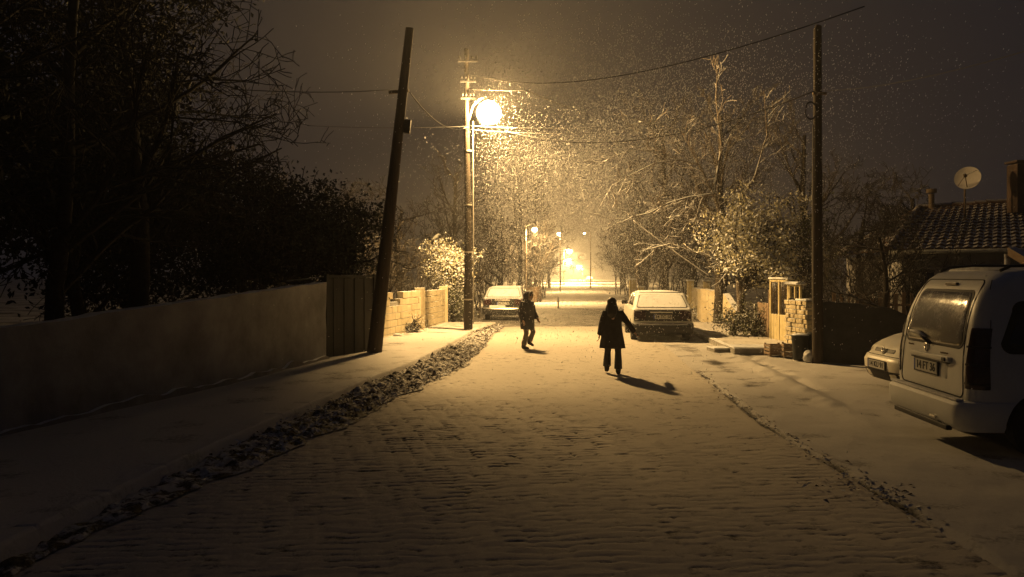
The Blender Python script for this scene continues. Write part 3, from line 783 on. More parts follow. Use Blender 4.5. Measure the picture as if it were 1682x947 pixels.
mb = MB(); roofplane(mb, E0, E1, R1, R0, 15, 26); roofplane(mb, E0b, E0, R0, R0 + Vector((0, .01, 0)), 12, 14)
rf = mb.build('roof', M['tile'], t, fix=False)
mb = MB(); r = random.Random(9)
for k in range(16):
    p0 = R0.lerp(R1, k / 16) - H0; p1 = R0.lerp(R1, (k + 1.1) / 16) - H0
    mb.tube([p0 + Vector((0, 0, .05 + r.uniform(-.01, .02))), p1 + Vector((0, 0, .03))], .085, 8)
for k in range(12):
    p0 = E0.lerp(R0, k / 12) - H0; p1 = E0.lerp(R0, (k + 1.1) / 12) - H0
    mb.tube([p0 + Vector((0, 0, .06)), p1 + Vector((0, 0, .04))], .08, 8)
mb.build('ridge_tiles', M['tile'], rf, smooth=True, angle=50)
wallpts = [E0 + Vector((.5, .35, 0)), E1 + Vector((0, .4, 0)), R1 + Vector((0, 4, 0)), Vector((10.6, 24.5, 0))]
MB().prism(wallpts, lambda p: (p.x - H0.x, p.y - H0.y, 0), lambda p: (p.x - H0.x, p.y - H0.y, 2.27)).build('wall', M['plaster'], t)
mb = MB(); mb.tube([E0 - H0 + Vector((0, -.05, -.03)), E1 - H0 + Vector((0, -.05, -.03))], .045, 8); mb.build('gutter', M['chrome'] if False else M['plate_white'], t, smooth=True)
ed = (E1 - E0).normalized(); ea = math.atan2(ed.y, ed.x)
for k in range(3):
    c = E0.lerp(E1, .22 + .24 * k) + Vector((.0, .33, 0)) - H0; c.z = 1.45
    w = MB(); w.box((c.x, c.y - .03, c.z), (.95, .05, .95), rz=ea); wf = w.build('window_frame', M['plate_white'], t)
    w = MB(); w.box((c.x - .22, c.y - .05 + .004, c.z), (.38, .04, .85), rz=ea); w.box((c.x + .22, c.y - .065, c.z), (.38, .04, .85), rz=ea); w.build('pane', M['glass_dark'], wf)
# chimney (part of the roof)
ch = P(1676, 300, 19.3)
mb = MB(); mb.box((ch[0] - H0.x, ch[1] - H0.y, 3.9), (.42, .42, 1.2)); c_ = mb.build('chimney', M['brick'], rf, bevel=.01)
MB().box((ch[0] - H0.x, ch[1] - H0.y, 4.56), (.50, .50, .06)).build('chimney_cap', M['brick'], rf, bevel=.02)
ch = P(1530, 332, 21)
mb = MB(); mb.tube([(ch[0] - H0.x, ch[1] - H0.y, 3.2), (ch[0] - H0.x, ch[1] - H0.y, 3.95)], .07, 10); mb.tube([(ch[0] - H0.x, ch[1] - H0.y, 3.97), (ch[0] - H0.x, ch[1] - H0.y, 4.08)], .13, 10); mb.build('vent_pipe', M['iron'], rf, smooth=True, angle=40)

# satellite dish on its mast
dc = Vector(P(1590, 293, 19.5)); base = Vector((dc.x - .05, dc.y + .05, 3.15))
t = empty('satellite_dish', base, 0, 'round satellite dish on a mast above the tiled roof', 'satellite dish')
MB().tube([(0, 0, 0), (0, 0, dc.z - base.z)], .025, 8).build('mast', M['iron'], t, smooth=True)
mb = MB(); N = 28
n_ = Vector((-.62, -.72, .28)).normalized(); u_ = n_.orthogonal().normalized(); v_ = n_.cross(u_)
rings = []
for rad, dep in ((.02, 0), (.10, .005), (.19, .022), (.26, .042), (.30, .058), (.302, .046), (.25, .026), (.1, -.012), (.02, -.016)):
    rings.append([(dc - base) + (u_ * math.cos(2 * math.pi * k / N) + v_ * math.sin(2 * math.pi * k / N)) * rad + n_ * dep for k in range(N)])
mb.loft(rings); mb.build('reflector', M['dish'], t, smooth=True, angle=60)
mb = MB(); f0 = dc - base + n_ * .36 - Vector((0, 0, .06)); mb.tube([dc - base - Vector((0, 0, .28)) + n_ * .06, f0], .012, 6); mb.tube([dc - base + u_ * .28 + n_ * .05, f0], .007, 5); mb.tube([dc - base - u_ * .28 + n_ * .05, f0], .007, 5)
mb.build('feed_arm', M['iron'], t, smooth=True)
mb = MB(); mb.tube([f0 - n_ * .02, f0 + n_ * .09], [.045, .03], 10); mb.build('receiver', M['iron'], t, smooth=True)

# pale awning edge poking in at the right edge
aw0 = Vector(P(1655, 405, 11.5)); aw1 = Vector(P(1740, 455, 10.4))
t = empty('awning', aw0, 0, 'sloping pale awning board above the van at the right edge', 'awning')
d = aw1 - aw0
MB().add([(0, 0, 0), d, d + Vector((.9, 1.2, .05)), Vector((.9, 1.2, .05)), (0, 0, -.13), d - Vector((0, 0, .13)), d + Vector((.9, 1.2, -.08)), Vector((.9, 1.2, -.08))],
         [(0, 1, 2, 3), (7, 6, 5, 4), (0, 4, 5, 1), (1, 5, 6, 2), (2, 6, 7, 3), (3, 7, 4, 0)]).build('board', M['wood_board'], t, bevel=.008)
MB().tube([(.25, .4, -.1), (.25, .4, -aw0.z)], .04, 8).build('support_post', M['iron'], t, smooth=True)

# far street: bright banks and things that stand at the end of the road
slat_fence((.2, 41, 0), (2.0, 52, 0), 1.0, 40, 'far_fence', 'low far fence left of the road beyond the junction', 'wood_board', .16)
def bollard(px, py, Z, h, label):
    b = G(px, py); b = Vector(((px - CX) / F * Z, Z, 0)); t = empty('marker_post', b, 0, label, 'post')
    MB().tube([(0, 0, 0), (0, 0, h)], [.05, .045], 10).build('shaft', M['plate_white'], t, smooth=True, angle=50)
    MB().tube([(0, 0, h), (0, 0, h + .04)], [.055, .02], 10).build('post_cap', M['snow'], t, smooth=True, angle=50)
bollard(917, 506, 40.5, .55, 'short white marker post behind the hooded child at the junction')
bollard(866, 470, 36, .95, 'thin pale marker post directly behind the hooded child')
b = Vector((6.15, 39.5, 0)); t = empty('gate_post', b, 0, 'bright pale post just left of the white hatchback far behind it', 'post')
MB().box((0, 0, .75), (.30, .3, 1.5)).build('shaft', M['gate_paint'], t, bevel=.03)
MB().box((0, 0, 1.52), (.38, .38, .07)).build('post_cap', M['snow'], t, bevel=.02)
b = Vector((6.75, 40.5, 0)); t = empty('gate_post', b, 0, 'shorter pale post far behind the left side of the white hatchback', 'post')
MB().box((0, 0, .55), (.28, .28, 1.1)).build('shaft', M['gate_paint'], t, bevel=.03)
MB().box((0, 0, 1.12), (.36, .36, .06)).build('post_cap', M['snow'], t, bevel=.02)
# a low house far down the road closes the view under the lamps
t = empty('far_house', (9, 330, 0), 0, 'low pale far house across the end of the road', 'house')
MB().box((9, 0, 2.2), (34, 8, 4.8)).build('wall', M['wallpaint'], t)
MB().prism([(-10, 4.6), (28, 4.6), (24, 8), (-6, 8)], lambda p: (p[0], -5, p[1]), lambda p: (p[0], 5, p[1])).build('roof', M['snow'], t)
for x in (-3, 4, 14, 21): MB().box((x, -4.1, 2.4), (1.6, .1, 1.8)).build('window', M['glass_dark'], t)

# ------------------------------------------------------------------ trees
class Skel:
    def __init__(s, seed): s.r = random.Random(seed); s.segs = []; s.tips = []      # seg: p0,p1,r0,r1,level
    def branch(s, p, d, L, r, lvl, maxl, nc, wig, trop, ang, lr=.62, start=.25, sub=5):
        R = s.r; n = sub if lvl < 2 else max(3, sub - 1 if lvl < maxl else sub - 2)
        d = Vector(d).normalized(); p = Vector(p); rr = r; pts = [(p.copy(), r, d.copy())]
        for i in range(n):
            d = (d + Vector((R.gauss(0, wig), R.gauss(0, wig), R.gauss(0, wig) + trop))).normalized()
            q = p + d * (L / n); r1 = r * (1 - .8 * (i + 1) / n) if lvl else r * (1 - .62 * (i + 1) / n)
            s.segs.append((p.x, p.y, p.z, q.x, q.y, q.z, rr, r1, lvl)); p = q; rr = r1; pts.append((p.copy(), r1, d.copy()))
        if lvl >= maxl: s.tips.append(p.copy()); return
        k = nc[min(lvl, len(nc) - 1)]
        for j in range(k):
            t = start + (1 - start) * (j + R.random()) / k; x = t * n; i = min(int(x), n - 1); f = x - i
            a, ra, da = pts[i]; b, rb, db = pts[i + 1]
            q = a.lerp(b, f); o = db.orthogonal().normalized(); o = Matrix.Rotation(R.uniform(0, 6.283), 3, db) @ o
            th = math.radians(R.uniform(*ang)); dd = db * math.cos(th) + o * math.sin(th)
            s.branch(q, dd, L * lr * R.uniform(.6, 1.1) * (1.15 - .5 * t), max(.004, (ra * (1 - f) + rb * f) * R.uniform(.45, .7)), lvl + 1, maxl, nc, wig * 1.1, trop, ang, lr, .18, sub)
def seg_mesh(name, segs, mat, minr=.004, k=4):
    S = np.array(segs, dtype=np.float64)
    p0 = S[:, 0:3]; p1 = S[:, 3:6]; r0 = np.maximum(S[:, 6], minr); r1 = np.maximum(S[:, 7], minr)
    d = p1 - p0; L = np.linalg.norm(d, axis=1, keepdims=True) + 1e-9; d = d / L
    p1 = p1 + d * np.minimum(r1[:, None] * .5, L * .1)
    a = np.where(np.abs(d[:, 2:3]) < .9, np.array([[0, 0, 1.]]), np.array([[1., 0, 0]]))
    u = np.cross(d, a); u /= np.linalg.norm(u, axis=1, keepdims=True); w = np.cross(d, u)
    V = []
    for P_, r in ((p0, r0), (p1, r1)):
        for j in range(k):
            an = 2 * math.pi * j / k; V.append(P_ + (u * math.cos(an) + w * math.sin(an)) * r[:, None])
    V = np.stack(V, 1).reshape(-1, 3); b = (np.arange(len(S)) * 2 * k)[:, None]
    Q = np.concatenate([np.stack([b[:, 0] + j, b[:, 0] + (j + 1) % k, b[:, 0] + (j + 1) % k + k, b[:, 0] + j + k], -1) for j in range(k)])
    return np_mesh(name, V, quads=Q, smooth=True, mat=mat)
def tree_obj(sk, name, label, cat, loc, rz=0, scale=1.0, bark='bark', split=1, minr=.006, group=None, kname='crown', bark2=None, k=4):
    t = empty(name, loc, rz, label, cat, group); t.scale = (scale,) * 3
    lo = [s for s in sk.segs if s[8] < split]; hi = [s for s in sk.segs if s[8] >= split]
    link('trunk', seg_mesh('trunk', lo, M[bark], k=8), t)
    link(kname, seg_mesh('crown', hi, M[bark2 or bark], minr=minr, k=k), t)
    return t
def leaves(name, centers, n, spread, smin, smax, mat, seed, parent=None, squash=.8):
    r = np.random.default_rng(seed); C = np.array([tuple(c) for c in centers]); i = r.integers(0, len(C), n)
    p = C[i] + r.normal(0, 1, (n, 3)) * np.array([spread, spread, spread * squash])
    s = r.uniform(smin, smax, n)[:, None]
    u = r.normal(0, 1, (n, 3)); u /= np.linalg.norm(u, axis=1, keepdims=True)
    w = np.cross(u, r.normal(0, 1, (n, 3))); w /= np.linalg.norm(w, axis=1, keepdims=True)
    nn = np.cross(u, w)
    V = np.stack([p - u * s, p - w * s * .5 + nn * s * .15, p + u * s, p + w * s * .5 + nn * s * .15], 1).reshape(-1, 3)
    q = np.arange(n) * 4
    T = np.concatenate([np.stack([q, q + 1, q + 2], -1), np.stack([q, q + 2, q + 3], -1)])
    return link(name, np_mesh(name, V, tris=T, smooth=False, mat=mat), parent)
def copy_thing(t, loc, rz, sc, label):
    c = copy_tree(t); c.location = loc; c.rotation_euler = (0, 0, rz)
    c.scale = sc if hasattr(sc, '__len__') else (sc,) * 3; c['label'] = label; return c

# prototypes of bare street trees
def bare(seed, H, r0, nc, wig, trop, ang, lr, maxl=4, trunk=.45, spread=6):
    s = Skel(seed); s.branch((0, 0, -.1), (s.r.uniform(-.05, .05), s.r.uniform(-.05, .05), 1), H, r0, 0, maxl, nc, wig * .5, trop, ang, lr, trunk * .5, 7); return s
sA = bare(11, 7.0, .16, (11, 6, 5, 3), .11, .05, (28, 58), .50)            # upright fine twigged
sB = bare(12, 5.0, .17, (9, 6, 5, 4), .16, .01, (40, 75), .66)             # spreading
sC = Skel(13)                                                             # thicket of thin stems
for k in range(16):
    a = sC.r.uniform(0, 6.28); sC.branch((sC.r.uniform(-.7, .7), sC.r.uniform(-.7, .7), -.05), (math.cos(a) * .3, math.sin(a) * .3, 1), sC.r.uniform(2.2, 3.8), .03, 1, 4, (5, 5, 4, 3), .10, .05, (22, 55), .5, .2, 5)
GR = 'bare trees lining the road'
# right side large trees
tA = tree_obj(sA, 'bare_tree', 'tall bare tree with fine upright twigs left of the right pole', 'tree', (6.9, 26.0, 0), .4, 1.02, 'bark', minr=.009, group=GR)
copy_thing(tA, (9.6, 25.5, 0), 2.1, .92, 'tall bare tree whose twigs show just right of the upright pole')
copy_thing(tA, (6.6, 33.0, 0), 3.9, 1.15, 'tall bare tree rising behind the lit leafy tree')
tB = tree_obj(sB, 'bare_tree', 'spreading bare tree behind the white hatchback on the right', 'tree', (7.9, 29.0, 0), 1.0, .95, 'bark', minr=.010, group=GR)
spots = [(9.6, 41, .9, 1.05, 'B', 'bare tree on the right bank beyond the junction nearest the far posts'),
         (8.2, 50, 2.3, 1.1, 'A', 'tall bare tree on the right just past the far posts'),
         (10.4, 60, 4.0, 1.2, 'B', 'bare spreading tree halfway down the right of the far road'),
         (11.6, 74, 5.0, 1.25, 'A', 'bare tree overhanging the far road from the right below the faint lamp'),
         (13.6, 96, .6, 1.3, 'B', 'farther bare tree on the right of the glowing end of the road'),
         (-.6, 36, 2.8, .95, 'B', 'bare tree behind the dark parked car on the left'),
         (.4, 46, .3, 1.05, 'A', 'tall bare tree left of the pole of the dimmer far lamp'),
         (1.2, 57, 1.7, 1.15, 'B', 'bare tree on the left of the far road under the dimmer lamp'),
         (2.2, 70, 3.3, 1.2, 'A', 'bare tree on the left just before the second far lamp'),
         (5.0, 104, 4.6, 1.3, 'B', 'farthest bare tree on the left of the glowing end of the road'),
         (-2.6, 34, 1.2, .9, 'A', 'bare tree directly behind the lamp pole'),
         (-4.8, 33, 4.4, .92, 'B', 'bare tree behind the block wall and the garden lamp'),
         (-6.2, 28, 5.4, .62, 'A', 'thin bare tree standing between the leaning pole and the garden lamp'),
         (12.6, 24.5, 2.6, .85, 'B', 'bare tree reaching out beside the roof on the right'),
         (9.4, 20.6, 5.2, .66, 'B', 'low twisted bare tree between the right pole and the tiled roof'),
         (7.9, 16.6, 1.4, .52, 'B', 'small dark bare tree just behind the dark garden wall')]
for x, y, rz, sc, kd, lab in spots:
    copy_thing(tA if kd == 'A' else tB, (x, y, 0), rz, (sc, sc, sc), lab)
# shrubs (thickets)
tC = tree_obj(sC, 'bare_shrub', 'bare twiggy shrub behind the lit block wall', 'shrub', (-4.3, 23.5, 0), 0, .85, 'bark', split=2, minr=.007, group='bare shrubs behind the walls')
for x, y, rz, sc, lab in ((-3.9, 27.2, 1.2, .95, 'bare twiggy shrub behind the far half of the block wall'),
                          (-5.6, 21.0, 2.0, 1.05, 'bare twiggy shrub left of the block wall behind the leaning pole'),
                          (-7.6, 24.0, 3.0, 1.25, 'tall bare thicket left of the leaning pole against the sky'),
                          (-2.2, 31.5, 4.0, 1.05, 'bare shrub between the lamp pole and the dark parked car'),
                          (-1.6, 38.5, .7, 1.2, 'bare shrub behind the dark parked car'),
                          (8.4, 22.6, 2.2, .85, 'bare shrub behind the barred gate'),
                          (9.6, 17.6, 1.1, .72, 'bare shrub in front of the picket fence'),
                          (8.2, 18.2, 3.1, .78, 'bare shrub just right of the upright pole behind the dark wall'),
                          (8.0, 37.0, 5.0, 1.1, 'bare shrub behind the two old gate posts'),
                          (2.0, 62, 2.4, 1.5, 'bare shrub at the foot of the second far lamp'),
                          (.8, 50, 3.4, 1.4, 'bare shrub right behind the low far fence'),
                          (9.4, 56, 3.6, 1.5, 'bare shrub on the right bank of the far road'),
                          (10.6, 70, .2, 1.6, 'farther bare shrub on the right bank of the far road'),
                          (10.9, 19.4, .9, .8, 'bare shrub rising in front of the tiled roof')):
    copy_thing(tC, (x, y, 0), rz, sc, lab)

# limb catching the lamp light over the road on the right
s = Skel(21)
def limb(pts, r0, r1, lvl=1):
    pts = [Vector(p) for p in pts]; n = len(pts) - 1
    for i in range(n):
        a = r0 + (r1 - r0) * i / n; b = r0 + (r1 - r0) * (i + 1) / n
        s.segs.append((*pts[i], *pts[i + 1], a, b, lvl))
        L = (pts[i + 1] - pts[i]).length; dd = (pts[i + 1] - pts[i]).normalized()
        for j in range(max(1, int(L / .22))):
            q = pts[i].lerp(pts[i + 1], s.r.random()); o = Matrix.Rotation(s.r.uniform(0, 6.28), 3, dd) @ dd.orthogonal().normalized()
            s.branch(q, dd * .8 + o * .7, s.r.uniform(.35, .95), max(.006, a * .5), 3, 4, (3, 3, 3, 3), .2, -.01, (25, 60), .55, .2, 5)
base = Vector((7.0, 23.6, 0))
trk = [base, base + Vector((-.05, 0, 1.2)), Vector(P(1212, 440, 23.2)), Vector(P(1190, 370, 22.5)), Vector(P(1172, 318, 21.5))]
s.r.seed(5)
for i in range(len(trk) - 1): s.segs.append((*trk[i], *trk[i + 1], .11 - .015 * i, .095 - .015 * i, 0))
limb([P(1172, 318, 21.5), P(1130, 324, 21), P(1096, 334, 20.5), P(1066, 350, 20), P(1040, 355, 19.8), P(1015, 368, 19.6)], .038, .008)
limb([P(1172, 318, 21.5), P(1150, 270, 21.5), P(1115, 262, 21), P(1075, 268, 20.5), P(1030, 290, 20.2), P(1005, 305, 20), P(985, 340, 20)], .030, .006)
limb([P(1190, 370, 22.5), P(1150, 360, 21.6), P(1110, 340, 21), P(1080, 348, 20.6)], .026, .006)
limb([P(1172, 318, 21.5), P(1185, 240, 22), P(1176, 160, 22), P(1180, 90, 22)], .045, .008)
limb([P(1190, 370, 22.5), P(1240, 290, 22), P(1260, 220, 22), P(1255, 150, 22)], .04, .007)
limb([P(1190, 370, 22.5), P(1130, 300, 21.5), P(1080, 250, 21), P(1040, 245, 20.6), P(995, 262, 20.2)], .028, .006)
limb([P(1172, 318, 21.5), P(1120, 215, 21.5), P(1070, 200, 21), P(1020, 215, 20.5)], .026, .006)
limb([P(1212, 440, 23.2), P(1160, 420, 22.4), P(1100, 400, 22), P(1060, 410, 22)], .03, .006)
s.segs = [tuple(v - b for v, b in zip(g[:6], (7.0, 23.6, 0) * 2)) + tuple(g[6:]) for g in s.segs]
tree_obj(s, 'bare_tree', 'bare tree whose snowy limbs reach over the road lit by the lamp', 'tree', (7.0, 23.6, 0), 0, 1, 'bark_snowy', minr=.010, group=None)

# leafy trees holding snow
def leafy(name, loc, trunkpts, cc, rad, nb, nl, lmin, lmax, mat, label, seed, cat='tree', bark='bark', spread=.13):
    r = random.Random(seed); sk = Skel(seed); loc = Vector(loc); cc = Vector(cc) - loc
    pts = [Vector(p) - loc for p in trunkpts]
    for i in range(len(pts) - 1): sk.segs.append((*pts[i], *pts[i + 1], .10 - .012 * i, .088 - .012 * i, 0))
    top = pts[-1]; cen = []
    for k in range(nb):
        th = r.uniform(0, 6.28); z = r.uniform(-.85, 1); q = math.sqrt(max(0, 1 - z * z)); f = r.uniform(.55, 1.08) * (1 + .22 * math.sin(3 * th + seed))
        tgt = cc + Vector((rad[0] * q * math.cos(th) * f, rad[1] * q * math.sin(th) * f, rad[2] * z * f))
        m = top.lerp(tgt, .5) + Vector((r.gauss(0, .12), r.gauss(0, .12), r.gauss(0, .1)))
        a = [top.lerp(pts[-2], r.random() * .5), m, tgt]
        sk.segs.append((*a[0], *a[1], .035, .02, 1)); sk.segs.append((*a[1], *a[2], .02, .006, 1))
        for j in range(5):
            q2 = m.lerp(tgt, r.random()); e = q2 + Vector((r.gauss(0, .2), r.gauss(0, .2), r.gauss(.03, .18)))
            sk.segs.append((*q2, *e, .009, .004, 2)); cen.append(e)
        cen += [m.lerp(tgt, .6), tgt, m.lerp(tgt, .85)]
    t = tree_obj(sk, name, label, cat, loc, 0, 1, bark, minr=.005, kname='branches')
    leaves('crown', cen, nl, spread, lmin, lmax, M[mat], seed, t)
    return t
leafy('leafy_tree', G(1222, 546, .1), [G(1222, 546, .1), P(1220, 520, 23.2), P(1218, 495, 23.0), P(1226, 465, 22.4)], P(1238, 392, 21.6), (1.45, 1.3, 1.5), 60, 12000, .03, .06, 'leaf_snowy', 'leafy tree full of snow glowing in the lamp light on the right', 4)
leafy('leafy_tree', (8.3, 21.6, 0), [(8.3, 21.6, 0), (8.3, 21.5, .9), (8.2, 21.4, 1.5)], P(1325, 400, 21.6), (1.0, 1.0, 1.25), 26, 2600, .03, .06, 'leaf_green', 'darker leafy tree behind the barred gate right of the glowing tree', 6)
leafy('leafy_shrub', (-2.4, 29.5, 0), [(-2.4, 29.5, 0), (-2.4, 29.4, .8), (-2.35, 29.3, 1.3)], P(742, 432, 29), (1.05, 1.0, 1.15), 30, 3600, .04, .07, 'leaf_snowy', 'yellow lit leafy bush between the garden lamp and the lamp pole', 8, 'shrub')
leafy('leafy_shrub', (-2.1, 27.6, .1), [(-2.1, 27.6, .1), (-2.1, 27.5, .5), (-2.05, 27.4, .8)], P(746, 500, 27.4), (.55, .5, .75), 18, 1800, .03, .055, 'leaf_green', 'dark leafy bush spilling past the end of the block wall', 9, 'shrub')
leafy('potted_shrub', (5.95, 20.8, .12), [(5.95, 20.8, .12), (5.95, 20.8, .3), (5.95, 20.8, .4)], (5.95, 20.75, .48), (.42, .35, .28), 18, 1500, .02, .045, 'leaf_green', 'low clipped bush at the foot of the leafy tree', 10, 'shrub')
leafy('potted_shrub', (6.4, 20.4, .12), [(6.4, 20.4, .12), (6.4, 20.4, .3), (6.4, 20.4, .4)], (6.35, 20.4, .45), (.25, .25, .30), 12, 700, .02, .045, 'leaf_green', 'small round bush just left of the slim white post', 14, 'shrub')
leafy('potted_shrub', (6.9, 30.2, .12), [(6.9, 30.2, .12), (6.9, 30.2, .3), (6.9, 30.2, .4)], (6.9, 30.2, .35), (.5, .4, .28), 14, 900, .03, .05, 'leaf_snowy', 'low snowy bush at the far end of the rendered wall', 15, 'shrub')
leafy('dry_tuft', (-2.75, 21.9, .12), [(-2.75, 21.9, .12), (-2.75, 21.9, .16), (-2.75, 21.9, .2)], (-2.75, 21.9, .28), (.26, .2, .18), 14, 300, .015, .03, 'leaf_snowy', 'dry snowy grass tuft at the foot of the block wall', 16, 'plant')

# the dark garden on the left: evergreen mass over the gate and big trees behind the wall
def dark_mass(loc, rads, nl, lmin, lmax, label, seed, name='evergreen_shrub', trunk_h=1.0, cz=2.0, cat='shrub', nclump=60, mat='leaf_dark', spread=.28):
    r = random.Random(seed); sk = Skel(seed)
    sk.branch((0, 0, -.05), (0, 0, 1), cz * 1.2, .11, 0, 3, (10, 6, 4), .12, .02, (35, 75), .6, .2, 6)
    cen = []
    for k in range(nclump):
        th = r.uniform(0, 6.28); z = r.uniform(-1, 1); q = math.sqrt(1 - z * z); f = r.uniform(.35, 1.0) * (1 + .25 * math.sin(2.3 * th + seed) + .15 * math.sin(5 * z + seed))
        cen.append((rads[0] * q * math.cos(th) * f, rads[1] * q * math.sin(th) * f, cz + rads[2] * z * f))
    t = tree_obj(sk, name, label, cat, loc, 0, 1, 'bark_dark', minr=.008, kname='branches')
    leaves('crown', cen, nl, spread, lmin, lmax, M[mat], seed, t); return t
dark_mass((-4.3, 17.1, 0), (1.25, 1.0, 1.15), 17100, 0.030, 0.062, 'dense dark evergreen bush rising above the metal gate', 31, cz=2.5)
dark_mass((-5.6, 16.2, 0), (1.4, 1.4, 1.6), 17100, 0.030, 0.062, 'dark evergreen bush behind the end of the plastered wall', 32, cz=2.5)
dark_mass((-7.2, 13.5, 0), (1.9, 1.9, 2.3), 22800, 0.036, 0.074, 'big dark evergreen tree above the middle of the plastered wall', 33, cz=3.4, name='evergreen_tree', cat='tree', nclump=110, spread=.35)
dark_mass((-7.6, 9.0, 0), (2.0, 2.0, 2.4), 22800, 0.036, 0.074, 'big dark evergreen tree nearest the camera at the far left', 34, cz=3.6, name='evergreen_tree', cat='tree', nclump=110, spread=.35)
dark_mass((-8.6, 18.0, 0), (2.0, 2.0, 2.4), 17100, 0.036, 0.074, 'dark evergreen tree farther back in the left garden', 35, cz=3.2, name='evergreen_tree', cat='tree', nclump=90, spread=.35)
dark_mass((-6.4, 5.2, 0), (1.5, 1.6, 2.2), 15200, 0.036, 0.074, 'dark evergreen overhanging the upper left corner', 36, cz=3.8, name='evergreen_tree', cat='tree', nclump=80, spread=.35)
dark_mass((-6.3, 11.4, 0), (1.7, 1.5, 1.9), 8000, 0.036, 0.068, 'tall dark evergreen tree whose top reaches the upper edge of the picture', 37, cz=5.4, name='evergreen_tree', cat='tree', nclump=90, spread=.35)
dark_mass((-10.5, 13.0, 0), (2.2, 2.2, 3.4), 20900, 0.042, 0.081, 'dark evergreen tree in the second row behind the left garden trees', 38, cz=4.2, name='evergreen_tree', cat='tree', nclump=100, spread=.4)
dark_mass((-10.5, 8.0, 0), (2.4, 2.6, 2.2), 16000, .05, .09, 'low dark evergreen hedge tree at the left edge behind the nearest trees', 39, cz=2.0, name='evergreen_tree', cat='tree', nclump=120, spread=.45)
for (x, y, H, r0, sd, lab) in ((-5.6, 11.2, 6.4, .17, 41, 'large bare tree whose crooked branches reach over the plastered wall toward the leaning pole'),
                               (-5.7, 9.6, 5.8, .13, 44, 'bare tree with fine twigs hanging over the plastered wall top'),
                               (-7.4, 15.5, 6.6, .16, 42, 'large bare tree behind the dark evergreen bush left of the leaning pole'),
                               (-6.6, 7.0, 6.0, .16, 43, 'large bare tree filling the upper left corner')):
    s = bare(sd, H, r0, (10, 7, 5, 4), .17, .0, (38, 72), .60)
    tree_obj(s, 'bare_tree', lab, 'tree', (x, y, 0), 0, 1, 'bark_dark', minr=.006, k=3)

# ------------------------------------------------------------------ vehicles (x forward from the rear face, y left, z up)
class Body:
    """stack of rounded-rectangle rings: (z, x_rear, x_front, half_width, r_rear, r_front)"""
    NC = 7; NS = 8
    def __init__(s, rings): s.R = sorted(rings)
    def at(s, z):
        R = s.R
        if z <= R[0][0]: return R[0][1:]
        for a, b in zip(R, R[1:]):
            if z <= b[0]:
                t = (z - a[0]) / (b[0] - a[0]); return tuple(a[i] * (1 - t) + b[i] * t for i in range(1, 6))
        return R[-1][1:]
    def ring(s, z, q=None):
        x0, x1, hw, rr, rf = q or s.at(z); rr = min(rr, hw * .98); rf = min(rf, hw * .98); P_ = []
        def seg(a, b, n): 
            for i in range(n): t = i / n; P_.append((a[0] + (b[0] - a[0]) * t, a[1] + (b[1] - a[1]) * t, z))
        def arc(cx, cy, r, a0, n):
            for i in range(n): a = a0 + math.pi / 2 * i / n; P_.append((cx + r * math.cos(a), cy + r * math.sin(a), z))
        arc(x0 + rr, hw - rr, rr, math.pi / 2, s.NC); seg((x0, hw - rr), (x0, -hw + rr), s.NS)
        arc(x0 + rr, -hw + rr, rr, math.pi, s.NC); seg((x0 + rr, -hw), (x1 - rf, -hw), s.NS * 2)
        arc(x1 - rf, -hw + rf, rf, -math.pi / 2, s.NC); seg((x1, -hw + rf), (x1, hw - rf), s.NS)
        arc(x1 - rf, hw - rf, rf, 0, s.NC); seg((x1 - rf, hw), (x0 + rr, hw), s.NS * 2)
        return P_
    def mesh(s, name, mat, parent, arches=(), ar=.34, az=.29, sharp=38):
        zs = [r[0] for r in s.R]; mb = MB(); rings = [s.ring(z, r[1:]) for z, r in zip(zs, s.R)]
        mb.loft(rings)
        o = mb.build(name, mat, None, smooth=True, angle=sharp)
        for ax in arches:
            c = MB(); hw = max(r[3] for r in s.R)
            for sy in (-1, 1):
                c.tube([(ax, sy * (hw - .26), az), (ax, sy * (hw + .1), az)], ar, 28)
            co = c.build('cut', None); m = o.modifiers.new('b', 'BOOLEAN'); m.operation = 'DIFFERENCE'; m.object = co; m.solver = 'EXACT'
            bpy.context.view_layer.update(); apply_mods(o); bpy.data.objects.remove(co)
        try: o.data.set_sharp_from_angle(angle=math.radians(sharp))
        except Exception: pass
        o.parent = parent; return o
    def rear(s, y, z):
        x0, x1, hw, rr, rf = s.at(z); e = abs(y) - (hw - rr)
        x = x0 if e <= 0 else x0 + rr - math.sqrt(max(0, rr * rr - min(e, rr) ** 2))
        return Vector((x, y, z)), Vector((-1, 0, 0))
    def front(s, y, z):
        x0, x1, hw, rr, rf = s.at(z); e = abs(y) - (hw - rf)
        x = x1 if e <= 0 else x1 - rf + math.sqrt(max(0, rf * rf - min(e, rf) ** 2))
        return Vector((x, y, z)), Vector((1, 0, 0))
    def side(s, sy):
        def f(x, z):
            x0, x1, hw, rr, rf = s.at(z); y = hw
            if x < x0 + rr: y = hw - rr + math.sqrt(max(0, rr * rr - (x0 + rr - max(x, x0)) ** 2))
            if x > x1 - rf: y = hw - rf + math.sqrt(max(0, rf * rf - (min(x, x1) - x1 + rf) ** 2))
            return Vector((x, sy * y, z)), Vector((0, sy, 0))
        return f
